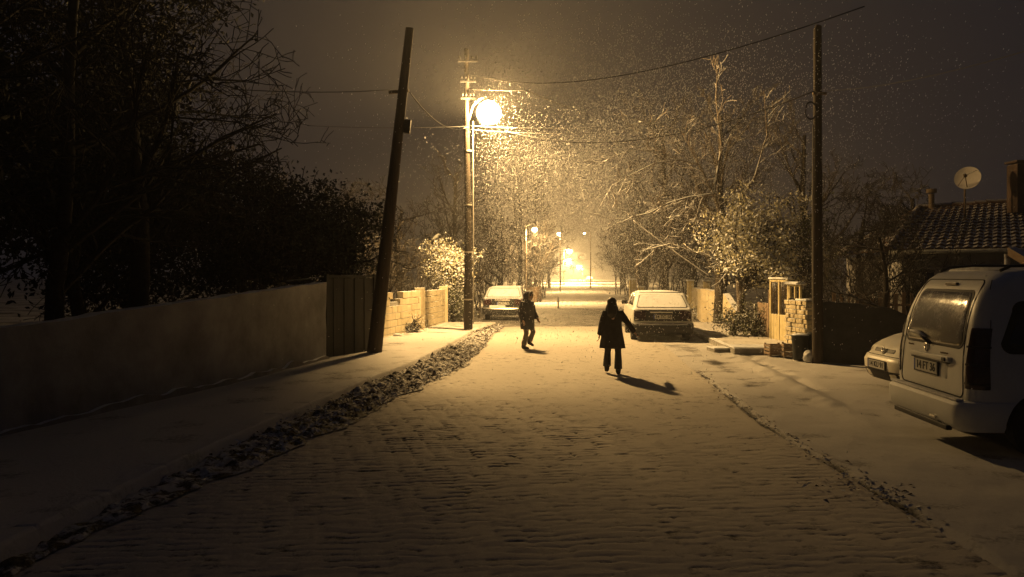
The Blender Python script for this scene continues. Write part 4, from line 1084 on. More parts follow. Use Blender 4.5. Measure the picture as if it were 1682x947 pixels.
def rrect(u0, u1, v0, v1, r, top=None):
    """rounded outline; top=(u0t,u1t) lets the upper edge be narrower"""
    t0, t1 = top or (u0, u1); pts = []
    cs = [(u0, v0, math.pi, (u0, v0)), (u1, v0, 1.5 * math.pi, (u1, v0)), (t1, v1, 0, (t1, v1)), (t0, v1, .5 * math.pi, (t0, v1))]
    sg = [(1, 1), (-1, 1), (-1, -1), (1, -1)]
    for (u, v, a0, _), (su, sv) in zip(cs, sg):
        for i in range(6):
            a = a0 + math.pi / 2 * i / 5; pts.append((u + su * r + r * math.cos(a), v + sv * r + r * math.sin(a)))
    out = []
    for i in range(len(pts)):
        a = pts[i]; b = pts[(i + 1) % len(pts)]; L = math.dist(a, b); n = max(1, int(L / .12))
        for k in range(n): out.append((a[0] + (b[0] - a[0]) * k / n, a[1] + (b[1] - a[1]) * k / n))
    return out
def patch(poly, fn, off, name, mat, parent, thick=.012, rings=5):
    cu = sum(p[0] for p in poly) / len(poly); cv = sum(p[1] for p in poly) / len(poly); n = len(poly); L = []
    def rg(s, o): 
        out = []
        for u, v in poly:
            p, nn = fn(cu + (u - cu) * s, cv + (v - cv) * s); out.append(p + nn * o)
        return out
    L.append(rg(1, off - thick)); L.append(rg(1.0, off - .002)); L.append(rg(.985, off))
    for i in range(1, rings): L.append(rg(1 - i / rings * .98, off))
    mb = MB(); mb.loft(L, cap0=False, cap1=True)
    return mb.build(name, mat, parent, smooth=True, angle=40)
def wheel(parent, x, y, r=.29, w=.19, z=None, sgn=1):
    t = empty('wheel', (x, y, r if z is None else z)); t.parent = parent
    prof = [(r * .62, -w / 2), (r * .93, -w / 2), (r, -w * .36), (r, w * .36), (r * .93, w / 2), (r * .62, w / 2)]
    MB().loft([[(a * math.cos(k * math.pi / 16), b, a * math.sin(k * math.pi / 16)) for k in range(32)] for a, b in prof]).build('tyre', M['rubber'], t, smooth=True, angle=35)
    mb = MB(); pr = [(r * .62, 0), (r * .60, sgn * w * .46), (r * .5, sgn * w * .36), (r * .2, sgn * w * .40), (r * .06, sgn * w * .5)]
    mb.loft([[(a * math.cos(k * math.pi / 12), b, a * math.sin(k * math.pi / 12)) for k in range(24)] for a, b in pr]).build('rim', M['steel'], t, smooth=True, angle=35)
    return t
def font_text(txt, size, name, mat, parent, M4, ext=.002):
    cu = bpy.data.curves.new(name, 'FONT'); cu.body = txt; cu.size = size; cu.align_x = 'CENTER'; cu.align_y = 'CENTER'; cu.extrude = ext; cu.offset = .002
    o = bpy.data.objects.new(name, cu); COL.objects.link(o); dg = bpy.context.evaluated_depsgraph_get(); dg.update()
    me = bpy.data.meshes.new_from_object(o.evaluated_get(dg), depsgraph=dg); bpy.data.objects.remove(o)
    me.materials.clear(); me.materials.append(mat); o = link(name, me, parent); o.matrix_local = M4; return o
def plate(parent, p, facing, txt, w=.52, h=.115, tilt=0):
    """facing: -1 = rear (-x), +1 = front (+x)"""
    X = Vector((0, facing, 0)).normalized() * 1.0; X = Vector((0, -1, 0)) if facing < 0 else Vector((0, 1, 0))
    N = Vector((facing, 0, 0)); Zv = Vector((0, 0, 1))
    R = Matrix((X, Zv, N)).transposed().to_4x4()
    R = Matrix.Translation(p) @ R
    f = MB().box((0, 0, 0), (w + .03, h + .03, .012)).build('number_plate', M['black_plastic'], parent, bevel=.004); f.matrix_local = R
    MB().box((0, 0, .0065), (w, h, .008)).build('plate_face', M['plate_white'], f, bevel=.003)
    MB().box((-w / 2 + .018, 0, .0075), (.034, h - .004, .009)).build('plate_band', M['plate_blue'], f)
    font_text(txt, h * .98, 'plate_text', M['plate_text'], f, Matrix.Translation((.016, 0, .0125)))
    return f

# ---- the van at the right edge, its rear towards the road
van = empty('parked_van', (4.37, 8.15, 0), math.radians(-4.0), 'white van dusted with snow parked rear end to the road at the right edge', 'van')
vb = Body([(.24, .16, 3.80, .74, .10, .25), (.30, .06, 3.92, .80, .12, .3), (.42, .04, 3.98, .835, .12, .32), (.62, .035, 3.97, .84, .12, .35), (.80, .04, 3.90, .84, .12, .38),
           (.96, .05, 3.70, .835, .12, .38), (1.06, .065, 3.10, .825, .12, .3), (1.18, .085, 2.95, .815, .12, .3), (1.30, .112, 2.85, .80, .13, .3), (1.40, .142, 2.75, .787, .13, .3), (1.48, .172, 2.68, .775, .14, .3), (1.55, .205, 2.6, .765, .14, .3), (1.62, .245, 2.5, .75, .15, .3), (1.70, .30, 2.42, .73, .16, .3), (1.765, .37, 2.3, .69, .18, .3), (1.795, .47, 2.15, .60, .18, .3), (1.81, .6, 1.95, .42, .18, .3)])
vb.mesh('body', M['van_white'], van, arches=(.72, 3.28), ar=.36, az=.30)
wheel(van, .72, -.74, .30, .19, sgn=-1); wheel(van, .72, .74, .30, .19); wheel(van, 3.28, -.74, .30, .19, sgn=-1); wheel(van, 3.28, .74, .30, .19)
mb = MB(); mb.box((2.0, 0, .26), (3.4, 1.2, .12)); mb.build('underbody', M['rubber'], van, bevel=.02)
# bumper
bb = Body([(.25, -.02, .7, .80, .12, .05), (.30, -.07, .7, .83, .14, .05), (.42, -.09, .7, .85, .15, .05), (.50, -.085, .7, .852, .15, .05), (.535, -.05, .7, .845, .14, .05), (.54, .0, .7, .83, .12, .05)])
bo = bb.mesh('bumper', M['van_white'], van, arches=(.72,), ar=.37, az=.30)
mb = MB(); mb.box((-.055, 0, .255), (.06, 1.2, .05)); mb.build('bumper_skirt', M['black_plastic'], bo, bevel=.01)
mb = MB(); mb.box((-.088, -.33, .325), (.02, .12, .02)); mb.build('reflector', M['chrome'], bo, bevel=.004)
MB().box((-.028, 0, .548), (.075, 1.50, .022)).build('snow_ridge', M['snow_rough'], bo, bevel=.009)
# tailgate seams
def seam_tube(poly, fn, r, name, mat, parent, off=.0, closed=True):
    pts = [];
    for u, v in poly + ([poly[0]] if closed else []):
        p, nn = fn(u, v); pts.append(p + nn * off)
    return MB().tube(pts, r, 5).build(name, mat, parent, smooth=True)
gate = rrect(-.68, .68, .56, 1.70, .07, top=(-.60, .60))
seam_tube(gate, vb.rear, .007, 'tailgate_seam', M['rubber'], van, off=.0)
wseal = patch(rrect(-.63, .63, 1.02, 1.60, .085, top=(-.565, .565)), vb.rear, .006, 'window_seal', M['black_plastic'], van, rings=3)
wg = patch(rrect(-.60, .60, 1.045, 1.575, .075, top=(-.54, .54)), vb.rear, .011, 'rear_window', M['glass_speckled'], van, rings=8)
tag(wg, 'rear window speckled with snow reflecting the street lamp')
# wiper with snow
def on(fn, u, v, off): p, nn = fn(u, v); return p + nn * off
mb = MB(); mb.tube([on(vb.rear, .02, 1.03, .02), on(vb.rear, .25, 1.10, .035), on(vb.rear, .46, 1.12, .03)], [.014, .011, .008], 6); mb.build('wiper', M['black_plastic'], van, smooth=True)
mb = MB(); mb.tube([on(vb.rear, .12, 1.095, .03), on(vb.rear, .30, 1.13, .035), on(vb.rear, .5, 1.135, .03)], [.012, .02, .010], 8); mb.build('wiper_snow', M['snow_rough'], van, smooth=True)
# number plate recess, bar above it and the plate
rec = patch(rrect(-.36, .40, .70, .875, .02), vb.rear, .004, 'plate_recess', M['van_white'], van, rings=2)
mb = MB(); p = on(vb.rear, .0, .905, .018); mb.box((p.x, -.02, .90), (.05, .84, .055)); bar = mb.build('plate_lamp_bar', M['van_white'], van, bevel=.014)
MB().box((p.x - .004, -.02, .866), (.042, .78, .014)).build('shadow_gap', M['black_plastic'], bar)
MB().box((p.x - .003, -.36, .90), (.07, .07, .04)).build('handle', M['black_plastic'], bar, bevel=.01)
pp = on(vb.rear, .07, .785, .016); plate(van, pp, -1, '14 FT 36', .52, .12)
# diamond emblem and worn word marks
mb = MB(); e = on(vb.rear, .10, .985, .012)
def diamond(mb, c, a, b, w, ax='y'):
    for s0, s1 in (((0, b), (a, 0)), ((a, 0), (0, -b)), ((0, -b), (-a, 0)), ((-a, 0), (0, b))):
        mb.tube([(c[0], c[1] + s0[0], c[2] + s0[1]), (c[0], c[1] + s1[0], c[2] + s1[1])], w, 6)
diamond(mb, e, .034, .046, .008); mb.build('emblem', M['chrome'], van, smooth=True)
for (ya, yb, z) in ((.42, .54, .985), (-.36, -.20, .955)):
    mb = MB(); p0 = on(vb.rear, ya, z, .004); r = random.Random(int(z * 100))
    n = 7; 
    for k in range(n): mb.box((p0.x, ya + (yb - ya) * (k + .5) / n, z + r.uniform(-.002, .002)), (.006, abs(yb - ya) / n * .62, .016))
    mb.build('word_mark', M['iron'], van)
mb = MB(); p0 = on(vb.rear, 0, 1.655, .012); mb.box((p0.x, .0, 1.655), (.03, .24, .028)); mb.build('brake_light', M['red_lens'], van, bevel=.006)
for sy in (-1, 1):
    def corner(u, v, sy=sy):          # u runs around the corner from the rear face to the side
        x0, x1, hw, rr, rf = vb.at(v); rr = max(rr, .11); a = max(0.0, min(1.0, u)) * math.pi / 2
        c = Vector((x0 + rr, sy * (hw - rr), v)); n_ = Vector((-math.cos(a), sy * math.sin(a), 0))
        ex = max(0.0, u - 1) * .17; en = max(0.0, -u) * .17
        return c + n_ * rr + Vector((ex, 0, 0)) + Vector((0, -sy * en, 0)), n_
    tl = patch(rrect(-.02, 1.28, .66, 1.24, .03, top=(.16, 1.1)), corner, .010, 'taillight', M['red_lens'], van, rings=6)
    for z0_, z1_ in ((.70, .72), (.88, .90), (1.05, 1.07)):
        patch(rrect(.0, 1.2, z0_, z1_, .008), corner, .0125, 'lens_divider', M['black_plastic'], tl, rings=2)
    sd = vb.side(sy)
    patch(rrect(.31, 1.50, 1.00, 1.50, .10, top=(.43, 1.46)), sd, .006, 'side_window_seal', M['black_plastic'], van, rings=4)
    patch(rrect(.385, 1.44, 1.055, 1.435, .075, top=(.49, 1.40)), sd, .010, 'side_window', M['glass_dark'], van, rings=5)
    seam_tube([(.20, .66), (.205, 1.0), (.23, 1.3), (.28, 1.62), (.32, 1.70)], sd, .004, 'pillar_seam', M['rubber'], van, closed=False)
    mb = MB(); mb.box((1.9, sy * .848, .62), (1.7, .02, .09)); mb.build('side_strip', M['black_plastic'], van, bevel=.006)
    mb = MB(); mb.tube([(.42, sy * .60, 1.79), (.52, sy * .60, 1.835), (.9, sy * .60, 1.85), (2.0, sy * .60, 1.85), (2.15, sy * .60, 1.80)], .016, 8); mb.build('roof_rail', M['black_plastic'], van, smooth=True)
mb = MB(); rings = []
for i in range(16):
    x = .46 + i * .105
    rings.append([(x, .50 * math.cos(a * math.pi / 12), 1.79 + (.030 + .02 * float(fbm(x * 3, a * .9, 5, 3))) * max(0.0, math.sin(a * math.pi / 12))) for a in range(13)])
mb.loft(rings); mb.build('roof_snow', M['snow_rough'], van, smooth=True)
mb = MB(); mb.tube([(.10, -.78, .62), (.14, -.80, .63)], [.03, .02], 8); mb.build('corner_snow', M['snow_rough'], van, smooth=True)

# ---- hatchback nose to the road behind the van (faces -x)
car = empty('parked_hatchback', (5.46, 11.55, 0), math.pi, 'pale small hatchback nosing out from behind the van, front end only', 'car')
car.location = (5.46, 11.5, 0)
# build with the front at x = 0 going to -x (length behind), so local +x faces the road
hb = Body([(.18, -3.55, -.10, .70, .1, .35), (.24, -3.62, -.03, .77, .12, .45), (.36, -3.66, .02, .80, .15, .48), (.47, -3.68, .03, .81, .15, .50), (.54, -3.66, -.01, .81, .15, .50), (.57, -3.66, -.06, .80, .15, .50),
           (.66, -3.64, -.11, .795, .15, .50), (.74, -3.60, -.22, .785, .15, .50), (.82, -3.56, -.42, .77, .15, .48), (.90, -3.50, -.78, .75, .15, .42), (.96, -3.45, -1.05, .73, .15, .3), (1.18, -3.35, -1.45, .66, .15, .25), (1.34, -3.22, -1.75, .58, .15, .25), (1.40, -3.0, -2.0, .46, .15, .25), (1.415, -2.7, -2.2, .3, .15, .2)])
hb.mesh('body', M['hatch_white'], car, arches=(-.72, -3.1), ar=.33, az=.28)
for x in (-.72, -3.1):
    for sy in (-1, 1): wheel(car, x, sy * .72, .28, .18, sgn=sy)
mb = MB(); mb.box((-1.8, 0, .25), (3.2, 1.1, .12)); mb.build('underbody', M['rubber'], car, bevel=.02)
patch(rrect(-.70, .70, .19, .345, .04, top=(-.74, .74)), hb.front, .006, 'lower_bumper', M['black_plastic'], car, rings=3)
patch(rrect(-.30, .30, .60, .655, .02), hb.front, .006, 'grille_slot', M['black_plastic'], car, rings=3)
seam_tube([(y, .555) for y in np.linspace(-.74, .74, 24)], hb.front, .006, 'bonnet_seam', M['rubber'], car, closed=False, off=.001)
mb = MB(); diamond(mb, on(hb.front, 0, .63, .03), .045, .06, .011); mb.build('emblem', M['chrome'], car, smooth=True)
plate(car, on(hb.front, 0, .42, .016), 1, '14 KU 91', .52, .115)
for sy in (-1, 1):
    patch(rrect(min(sy * .46, sy * .74), max(sy * .46, sy * .74), .60, .72, .03), hb.front, .010, 'headlight', M['hatch_white'], car, rings=4)
patch(rrect(-.56, .56, .99, 1.32, .05, top=(-.48, .48)), lambda y, z: (hb.front(y, z)[0], Vector((.7, 0, .7))), .012, 'windscreen', M['snow_rough'], car, rings=5)

# ---- older saloon like hatchbacks further down
def old_car(loc, rz, paint, label, front=False, name='parked_hatchback'):
    t = empty(name, loc, rz, label, 'car'); hw = .78
    b = Body([(.20, .16, 3.75, .70, .10, .2), (.27, .04, 3.88, .765, .10, .2), (.42, .02, 3.92, .78, .10, .2), (.60, .03, 3.92, .785, .10, .18), (.80, .05, 3.86, .775, .10, .2), (.845, .07, 3.55, .765, .10, .2), (.875, .10, 2.98, .75, .10, .2), (.91, .20 if not front else .30, 2.82, .735, .10, .15),
              (1.05, .36, 2.62, .70, .12, .15), (1.20, .54, 2.38, .655, .12, .15), (1.25, .62, 2.28, .63, .14, .15), (1.28, .78, 2.10, .56, .14, .15), (1.29, .95, 1.95, .45, .14, .15)])
    b.mesh('body', paint, t, arches=(.70, 3.18), ar=.32, az=.27)
    for x in (.70, 3.18):
        for sy in (-1, 1): wheel(t, x, sy * .69, .27, .17, sgn=sy)
    MB().box((1.9, 0, .24), (3.4, 1.1, .12)).build('underbody', M['rubber'], t, bevel=.02)
    tilt = Vector((-.75, 0, .66))
    fn = lambda y, z: (b.rear(y, z)[0], tilt)
    patch(rrect(-.66, .66, .885, 1.215, .04, top=(-.575, .575)), fn, .006, 'window_seal', M['black_plastic'], t, rings=4)
    wn = patch(rrect(-.635, .635, .90, 1.20, .04, top=(-.555, .555)), fn, .016, 'rear_window', M['snow'], t, thick=.02, rings=6); tag(wn, 'rear window covered with snow')
    patch(rrect(-.74, .74, .545, .835, .02), b.rear, .006, 'tail_panel', M['black_plastic'], t, rings=3)
    for sy in (-1, 1):
        tl = patch(rrect(min(sy * .44, sy * .73), max(sy * .44, sy * .73), .60, .80, .02), b.rear, .012, 'taillight', M['red_lens'], t, rings=3)
        for z in (.66, .73): patch(rrect(min(sy * .45, sy * .72), max(sy * .45, sy * .72), z, z + .012, .005), b.rear, .0145, 'lens_divider', M['black_plastic'], tl, rings=2)
    plate(t, on(b.rear, 0, .655, .018), -1, '34 TC 58', .48, .11)
    mb = MB(); p = on(b.rear, 0, .775, .014); mb.box((p.x, .03, .775), (.03, .58, .032)); mb.build('plate_trim', M['chrome'], t, bevel=.006)
    # bumper: black with a bright strip along its top
    bu = Body([(.20, .03, .45, .76, .10, .04), (.25, -.07, .45, .79, .12, .04), (.44, -.10, .45, .80, .12, .04), (.485, -.08, .45, .795, .12, .04), (.50, .0, .45, .77, .12, .04)])
    bm_ = bu.mesh('bumper', M['black_plastic'], t, arches=(.70,), ar=.33, az=.27)
    patch(rrect(-.74, .74, .447, .478, .012), bu.rear, .008, 'bumper_strip', M['chrome'], bm_, rings=2)
    mb = MB(); rr_ = []
    for sy in (-1, 1):
        s_ = b.side(sy)
        patch([(.62, .93), (1.50, .93), (1.50, 1.19), (.86, 1.19)], s_, .006, 'side_window', M['glass_dark'], t, rings=2)
        patch([(1.56, .93), (2.58, .93), (2.30, 1.19), (1.56, 1.19)], s_, .006, 'side_window', M['glass_dark'], t, rings=2)
        patch([(.95, .40), (2.9, .40), (2.9, .45), (.95, .45)], s_, .010, 'side_strip', M['black_plastic'], t, rings=2)
        mm = MB(); mm.box((2.42, sy * .84, .96), (.09, .17, .11)); mr = mm.build('side_mirror', M['black_plastic'], t, bevel=.02)
        MB().tube([(2.44, sy * .74, .93), (2.43, sy * .82, .95)], .018, 6).build('mirror_arm', M['black_plastic'], mr, smooth=True)
    ring = []
    for i in range(14):
        x = .68 + i * .125
        ring.append([(x, .56 * math.cos(a * math.pi / 12), 1.265 + (.035 + .02 * float(fbm(x * 3, a, 9, 3))) * max(0.0, math.sin(a * math.pi / 12)) ** .5) for a in range(13)])
    MB().loft(ring).build('roof_snow', M['snow'], t, smooth=True)
    return t
old_car((3.92, 20.1, 0), math.atan2(1, .085), M['car_white'], 'white old hatchback with a snow covered rear window parked right of the coated child')
dk = old_car((-.35, 29.6, 0), math.atan2(1, .10), M['car_dark'], 'dark old car topped with snow parked behind the hooded child on the left')
MB().box((-.085, .20, .535), (.05, .62, .10)).build('bright_plate_bar', M['snow'], dk, bevel=.02)  # added white bar standing in for the bright reflecting plate
# hatch at the far end of the road
def far_car(px, py, Z, label, rz, paint):
    x = (px - CX) / F * Z; return old_car((x, Z, 0), rz, M[paint], label)
far_car(969, 0, 185, 'small far car with a round snowy hump on the right of the far road', math.pi / 2, 'car_white')

# ------------------------------------------------------------------ people (1.7 m units, scaled; facing +y)
M['skin'] = surf('skin', (.42, .26, .19), (.48, .31, .23), 10, .55, .05, .002)
M['hair'] = surf('hair', (.015, .011, .009), (.035, .025, .02), 4, .5, .5, .006, stretch=(18, 18, 1.5))
M['coat_dark'] = surf('coat_dark', (.018, .015, .014), (.032, .027, .025), 7, .85, .4, .01, snow=.35, snow_lo=.75, snow_hi=1.15)
M['jacket_dark'] = surf('jacket_dark', (.028, .026, .028), (.05, .047, .05), 7, .7, .4, .01, snow=.35, snow_lo=.75, snow_hi=1.15)
M['trousers'] = surf('trousers', (.018, .018, .022), (.035, .033, .038), 9, .85, .3, .006)
M['trousers_grey'] = surf('trousers_grey', (.10, .085, .065), (.15, .13, .10), 9, .85, .3, .006)
M['boots'] = surf('boots', (.012, .010, .009), (.02, .018, .016), 9, .5, .2, .004)
M['fur'] = surf('fur', (.10, .08, .06), (.28, .24, .19), 30, .95, .9, .01, snow=.5)
def remesh(mb, name, mat, parent, vox, smooth_it=4):
    o = mb.build(name, mat, None, smooth=True)
    m = o.modifiers.new('r', 'REMESH'); m.mode = 'VOXEL'; m.voxel_size = vox; m.use_smooth_shade = True
    s = o.modifiers.new('s', 'SMOOTH'); s.factor = .5; s.iterations = smooth_it
    bpy.context.view_layer.update(); apply_mods(o)
    for p in o.data.polygons: p.use_smooth = True
    if not o.data.materials: o.data.materials.append(mat)
    o.parent = parent; return o
def hand(mb, w, d, side):
    """palm, four unequal bent fingers and a thumb from wrist w along d"""
    d = Vector(d).normalized(); a = Vector((0, 1, 0)); a = (a - d * a.dot(d)).normalized(); n = d.cross(a) * side
    for k, f in enumerate((-.027, -.009, .009, .027)): mb.tube([w, w + d * .04 + a * f * .9, w + d * .088 + a * f], [.02, .016, .013], 8)
    for f, L in ((-.028, .060), (-.0095, .075), (.0095, .080), (.028, .070)):
        b = w + d * .085 + a * f; k1 = b + d * L * .45 + n * L * .10; k2 = k1 + d * L * .32 + n * L * .22; k3 = k2 + d * L * .2 + n * L * .28
        mb.tube([b - d * .01, b, k1, k2, k3], [.0095, .0095, .0088, .008, .006], 8)
    b = w + d * .03 + a * .028; mb.tube([b - a * .015, b, b + a * .022 + d * .03 + n * .01, b + a * .03 + d * .062 + n * .02], [.012, .012, .010, .0075], 8)
def head(mb, c, yaw=0, pitch=0):
    c = Vector(c); R = Matrix.Rotation(yaw, 3, 'Z') @ Matrix.Rotation(-pitch, 3, 'X')
    sub = MB(); sub.ell((0, -.01, .03), (.078, .098, .10)); sub.ell((0, .018, -.035), (.058, .070, .085))
    sub.tube([(0, .07, -.10), (0, .05, -.115)], [.022, .022], 8)
    sub.tube([(0, .088, .02), (0, .108, -.018), (0, .112, -.03), (0, .09, -.038)], [.009, .013, .015, .008], 8)          # nose
    sub.tube([(-.022, .083, -.068), (0, .090, -.066), (.022, .083, -.068)], [.005, .008, .005], 8)                      # lips
    sub.tube([(-.045, .070, .038), (-.02, .088, .045), (.02, .088, .045), (.045, .070, .038)], [.007, .008, .008, .007], 8)  # brow
    for s in (-1, 1): sub.ell((s * .080, -.005, .0), (.010, .020, .030), 8, 6); sub.ell((s * .032, .070, .018), (.015, .012, .009), 8, 6)
    mb.add([c + R @ Vector(v) for v in sub.v], sub.f); return R
def person(name, loc, rz, sc, label, spec):
    t = empty(name, loc, rz, label, 'person'); t.scale = (sc,) * 3
    S = spec; mb = MB()
    hc = Vector(S['head']); neck = Vector(S['neck']); pel = Vector(S['pelvis']); chest = Vector(S['chest'])
    R = head(mb, hc, S.get('yaw', 0), S.get('pitch', 0))
    mb.tube([hc - Vector((0, .02, .08)), neck, chest + Vector((0, 0, .1))], [.05, .052, .07], 12)
    mb.tube([pel - Vector((0, 0, .06)), pel, pel.lerp(chest, .4), chest, chest + Vector((0, 0, .10)), neck - Vector((0, 0, .03))], [.12, .15, .125, .15, .135, .06], 16)
    for s, k in ((-1, 'L'), (1, 'R')):
        sh, el, wr = [Vector(p) for p in S['arm' + k]]; hp, kn, an, toe = [Vector(p) for p in S['leg' + k]]
        mb.tube([chest + Vector((s * .05, 0, .10)), sh, sh.lerp(el, .5), el, el.lerp(wr, .4), wr], [.06, .056, .046, .038, .036, .026], 12)
        hand(mb, wr, (wr - el), s)
        mb.tube([hp + Vector((0, 0, .05)), hp, hp.lerp(kn, .5), kn, kn.lerp(an, .35), an], [.09, .088, .072, .055, .054, .038], 12)
        mb.tube([an + Vector((0, 0, .03)), an - Vector((0, 0, .03)), an.lerp(toe, .6), toe], [.038, .042, .036, .026], 10)
    remesh(mb, 'body', M['skin'], t, .0075, 3)
    for s, k in ((-1, 'L'), (1, 'R')):
        hp, kn, an, toe = [Vector(p) for p in S['leg' + k]]; fl = S.get('flare', .07)
        fw = (toe - an); fw.z = 0; fw.normalize()
        b = MB(); z0 = min(an.z, toe.z) - .035
        b.tube([an + Vector((0, 0, .14)), an + Vector((0, 0, .03)), an - fw * .02 - Vector((0, 0, .04))], [.062, .062, .056], 12)
        b.tube([an - fw * .045 - Vector((0, 0, .045)), an.lerp(toe, .5) - Vector((0, 0, .012)), toe + fw * .01, toe + fw * .045], [.045, .045, .042, .026], 12)
        remesh(b, 'boot', M['boots'], t, .012, 2)
    b = MB(); 
    for s, k in ((-1, 'L'), (1, 'R')):
        hp, kn, an, toe = [Vector(p) for p in S['leg' + k]]; fl = S.get('flare', .07)
        b.tube([hp + Vector((0, 0, .10)), hp, hp.lerp(kn, .5), kn, kn.lerp(an, .5), an.lerp(kn, .08)], [.10, .105, .088, .072, fl, fl * 1.06], 14)
    b.tube([pel - Vector((0, 0, .08)), pel + Vector((0, 0, .1))], [.14, .155], 16)
    remesh(b, 'trousers', M[S['mt']], t, .014, 2)
    # coat: body loft with folds and sleeves
    b = MB(); rings = []
    for (c, rx, ry, fold) in S['coat']:
        rings.append([(c[0] + rx * math.cos(a) * (1 + fold * math.sin(7 * a + c[2] * 5)), c[1] + ry * math.sin(a) * (1 + fold * math.sin(5 * a + 1)), c[2]) for a in [2 * math.pi * i / 36 for i in range(36)]])
    b.loft(rings)
    for s, k in ((-1, 'L'), (1, 'R')):
        sh, el, wr = [Vector(p) for p in S['arm' + k]]; w = S.get('sleeve', 1)
        b.tube([chest + Vector((s * .06, 0, .10)), sh + Vector((0, 0, -.005)), sh.lerp(el, .5), el, el.lerp(wr, .5), wr.lerp(el, .02)], [.08, .078 * w, .068 * w, .060 * w, .058 * w, .056 * w], 14)
    co = remesh(b, S['coatname'], M[S['mc']], t, .013, 3)
    if S['hair'] == 'long':
        b = MB(); b.ell(hc + Vector((0, -.02, .035)), (.108, .115, .118), 18, 12); b.tube([hc + Vector((0, -.03, -.02)), hc + Vector((0, -.02, -.16)), hc + Vector((0, -.03, -.24))], [.11, .125, .12], 16)
        b.tube([hc + Vector((0, -.045, .02)), hc + Vector((0, -.075, -.10)), hc + Vector((0, -.095, -.22)), hc + Vector((0, -.10, -.36))], [.09, .10, .115, .05], 16)
        for s in (-1, 1): b.tube([hc + Vector((s * .07, .0, .02)), hc + Vector((s * .098, -.01, -.10)), hc + Vector((s * .11, -.02, -.22)), hc + Vector((s * .10, -.04, -.32))], [.035, .045, .05, .02], 10)
        remesh(b, 'hair', M['hair'], t, .012, 3)
    else:
        b = MB(); cc = hc + R @ Vector((0, -.02, .015)); N = 24; 
        rings = []
        for r_, y_ in ((.02, -.135), (.075, -.12), (.112, -.075), (.128, -.01), (.128, .045), (.118, .085), (.100, .088), (.098, .04), (.09, -.02)):
            rings.append([cc + R @ Vector((r_ * .92 * math.cos(2 * math.pi * i / N), y_ + .02 * math.sin(2 * math.pi * i / N), r_ * 1.12 * math.sin(2 * math.pi * i / N) - .0)) for i in range(N)])
        b.loft(rings); b.tube([hc + Vector((0, -.05, -.07)), neck + Vector((0, -.03, .0)), neck - Vector((0, .02, .08))], [.11, .12, .10], 14)
        hd = remesh(b, 'hood', M[S['mc']], t, .012, 2)
        b = MB(); pts = [cc + R @ Vector((.112 * .94 * math.cos(a), .085, .112 * 1.12 * math.sin(a))) for a in np.linspace(0, 2 * math.pi, 25)]
        b.tube(pts, .022, 8).build('hood_trim', M['fur'], t, smooth=True)
        b = MB(); b.ell(hc + R @ Vector((0, -.005, .045)), (.085, .10, .09), 14, 9); b.build('hair', M['hair'], t, smooth=True)
    for s in (-1, 1):
        e = hc + R @ Vector((s * .032, .080, .020)); MB().ell(e, (.011, .009, .009), 10, 7).build('eye', M['glass_dark'], t, smooth=True)
    return t
p1 = Vector(G(1008, 614))
person('person', (p1.x, p1.y, .0), -.10, .79, 'person with long dark hair in flared dark coat walking away down the road', dict(
    head=(-.04, .01, 1.565), neck=(-.035, -.01, 1.43), chest=(-.02, -.01, 1.24), pelvis=(-.02, 0, .92), yaw=.05, pitch=.15,
    armL=((-.19, -.01, 1.36), (-.27, -.02, 1.10), (-.31, .03, .87)), armR=((.16, -.01, 1.36), (.31, .0, 1.14), (.46, .05, .93)),
    legL=((-.10, 0, .88), (-.13, .10, .50), (-.15, .10, .13), (-.16, .24, .06)), legR=((.08, 0, .88), (.10, .02, .48), (.10, -.06, .09), (.11, .10, .03)),
    coat=[((-.03, 0, .58), .28, .22, .07), ((-.03, 0, .66), .27, .22, .07), ((-.03, 0, .73), .262, .21, .06), ((-.025, 0, .90), .235, .19, .04), ((-.02, 0, 1.08), .205, .17, .02), ((-.02, 0, 1.25), .19, .155, .0), ((-.03, 0, 1.36), .17, .14, 0), ((-.03, 0, 1.44), .11, .10, 0), ((-.03, 0, 1.50), .085, .085, 0)],
    coatname='coat', mc='coat_dark', mt='trousers', flare=.086, hair='long', sleeve=1.1))
p2 = Vector(G(864, 573))
person('person', (p2.x + .03, p2.y, .0), -2.35, .81, 'hooded child in dark padded jacket on the left of the road turned right', dict(
    head=(.0, .06, 1.55), neck=(0, .01, 1.41), chest=(0, -.01, 1.22), pelvis=(0, 0, .90), yaw=.25, pitch=.15,
    armL=((-.19, 0, 1.33), (-.25, .03, 1.07), (-.22, .18, .90)), armR=((.19, 0, 1.33), (.26, -.04, 1.06), (.25, .07, .84)),
    legL=((-.09, 0, .86), (-.08, .16, .50), (-.07, .02, .22), (-.07, .14, .12)), legR=((.09, 0, .86), (.08, .04, .46), (.07, -.08, .09), (.07, .08, .03)),
    coat=[((0, 0, .58), .20, .19, .04), ((0, 0, .66), .215, .20, .04), ((0, 0, .84), .22, .20, .03), ((0, 0, 1.0), .20, .18, .02), ((0, 0, 1.2), .205, .175, .02), ((0, 0, 1.33), .18, .14, 0), ((0, 0, 1.41), .11, .10, 0), ((0, 0, 1.46), .09, .09, 0)],
    coatname='jacket', mc='jacket_dark', mt='trousers_grey', flare=.075, hair='hood', sleeve=1.15))

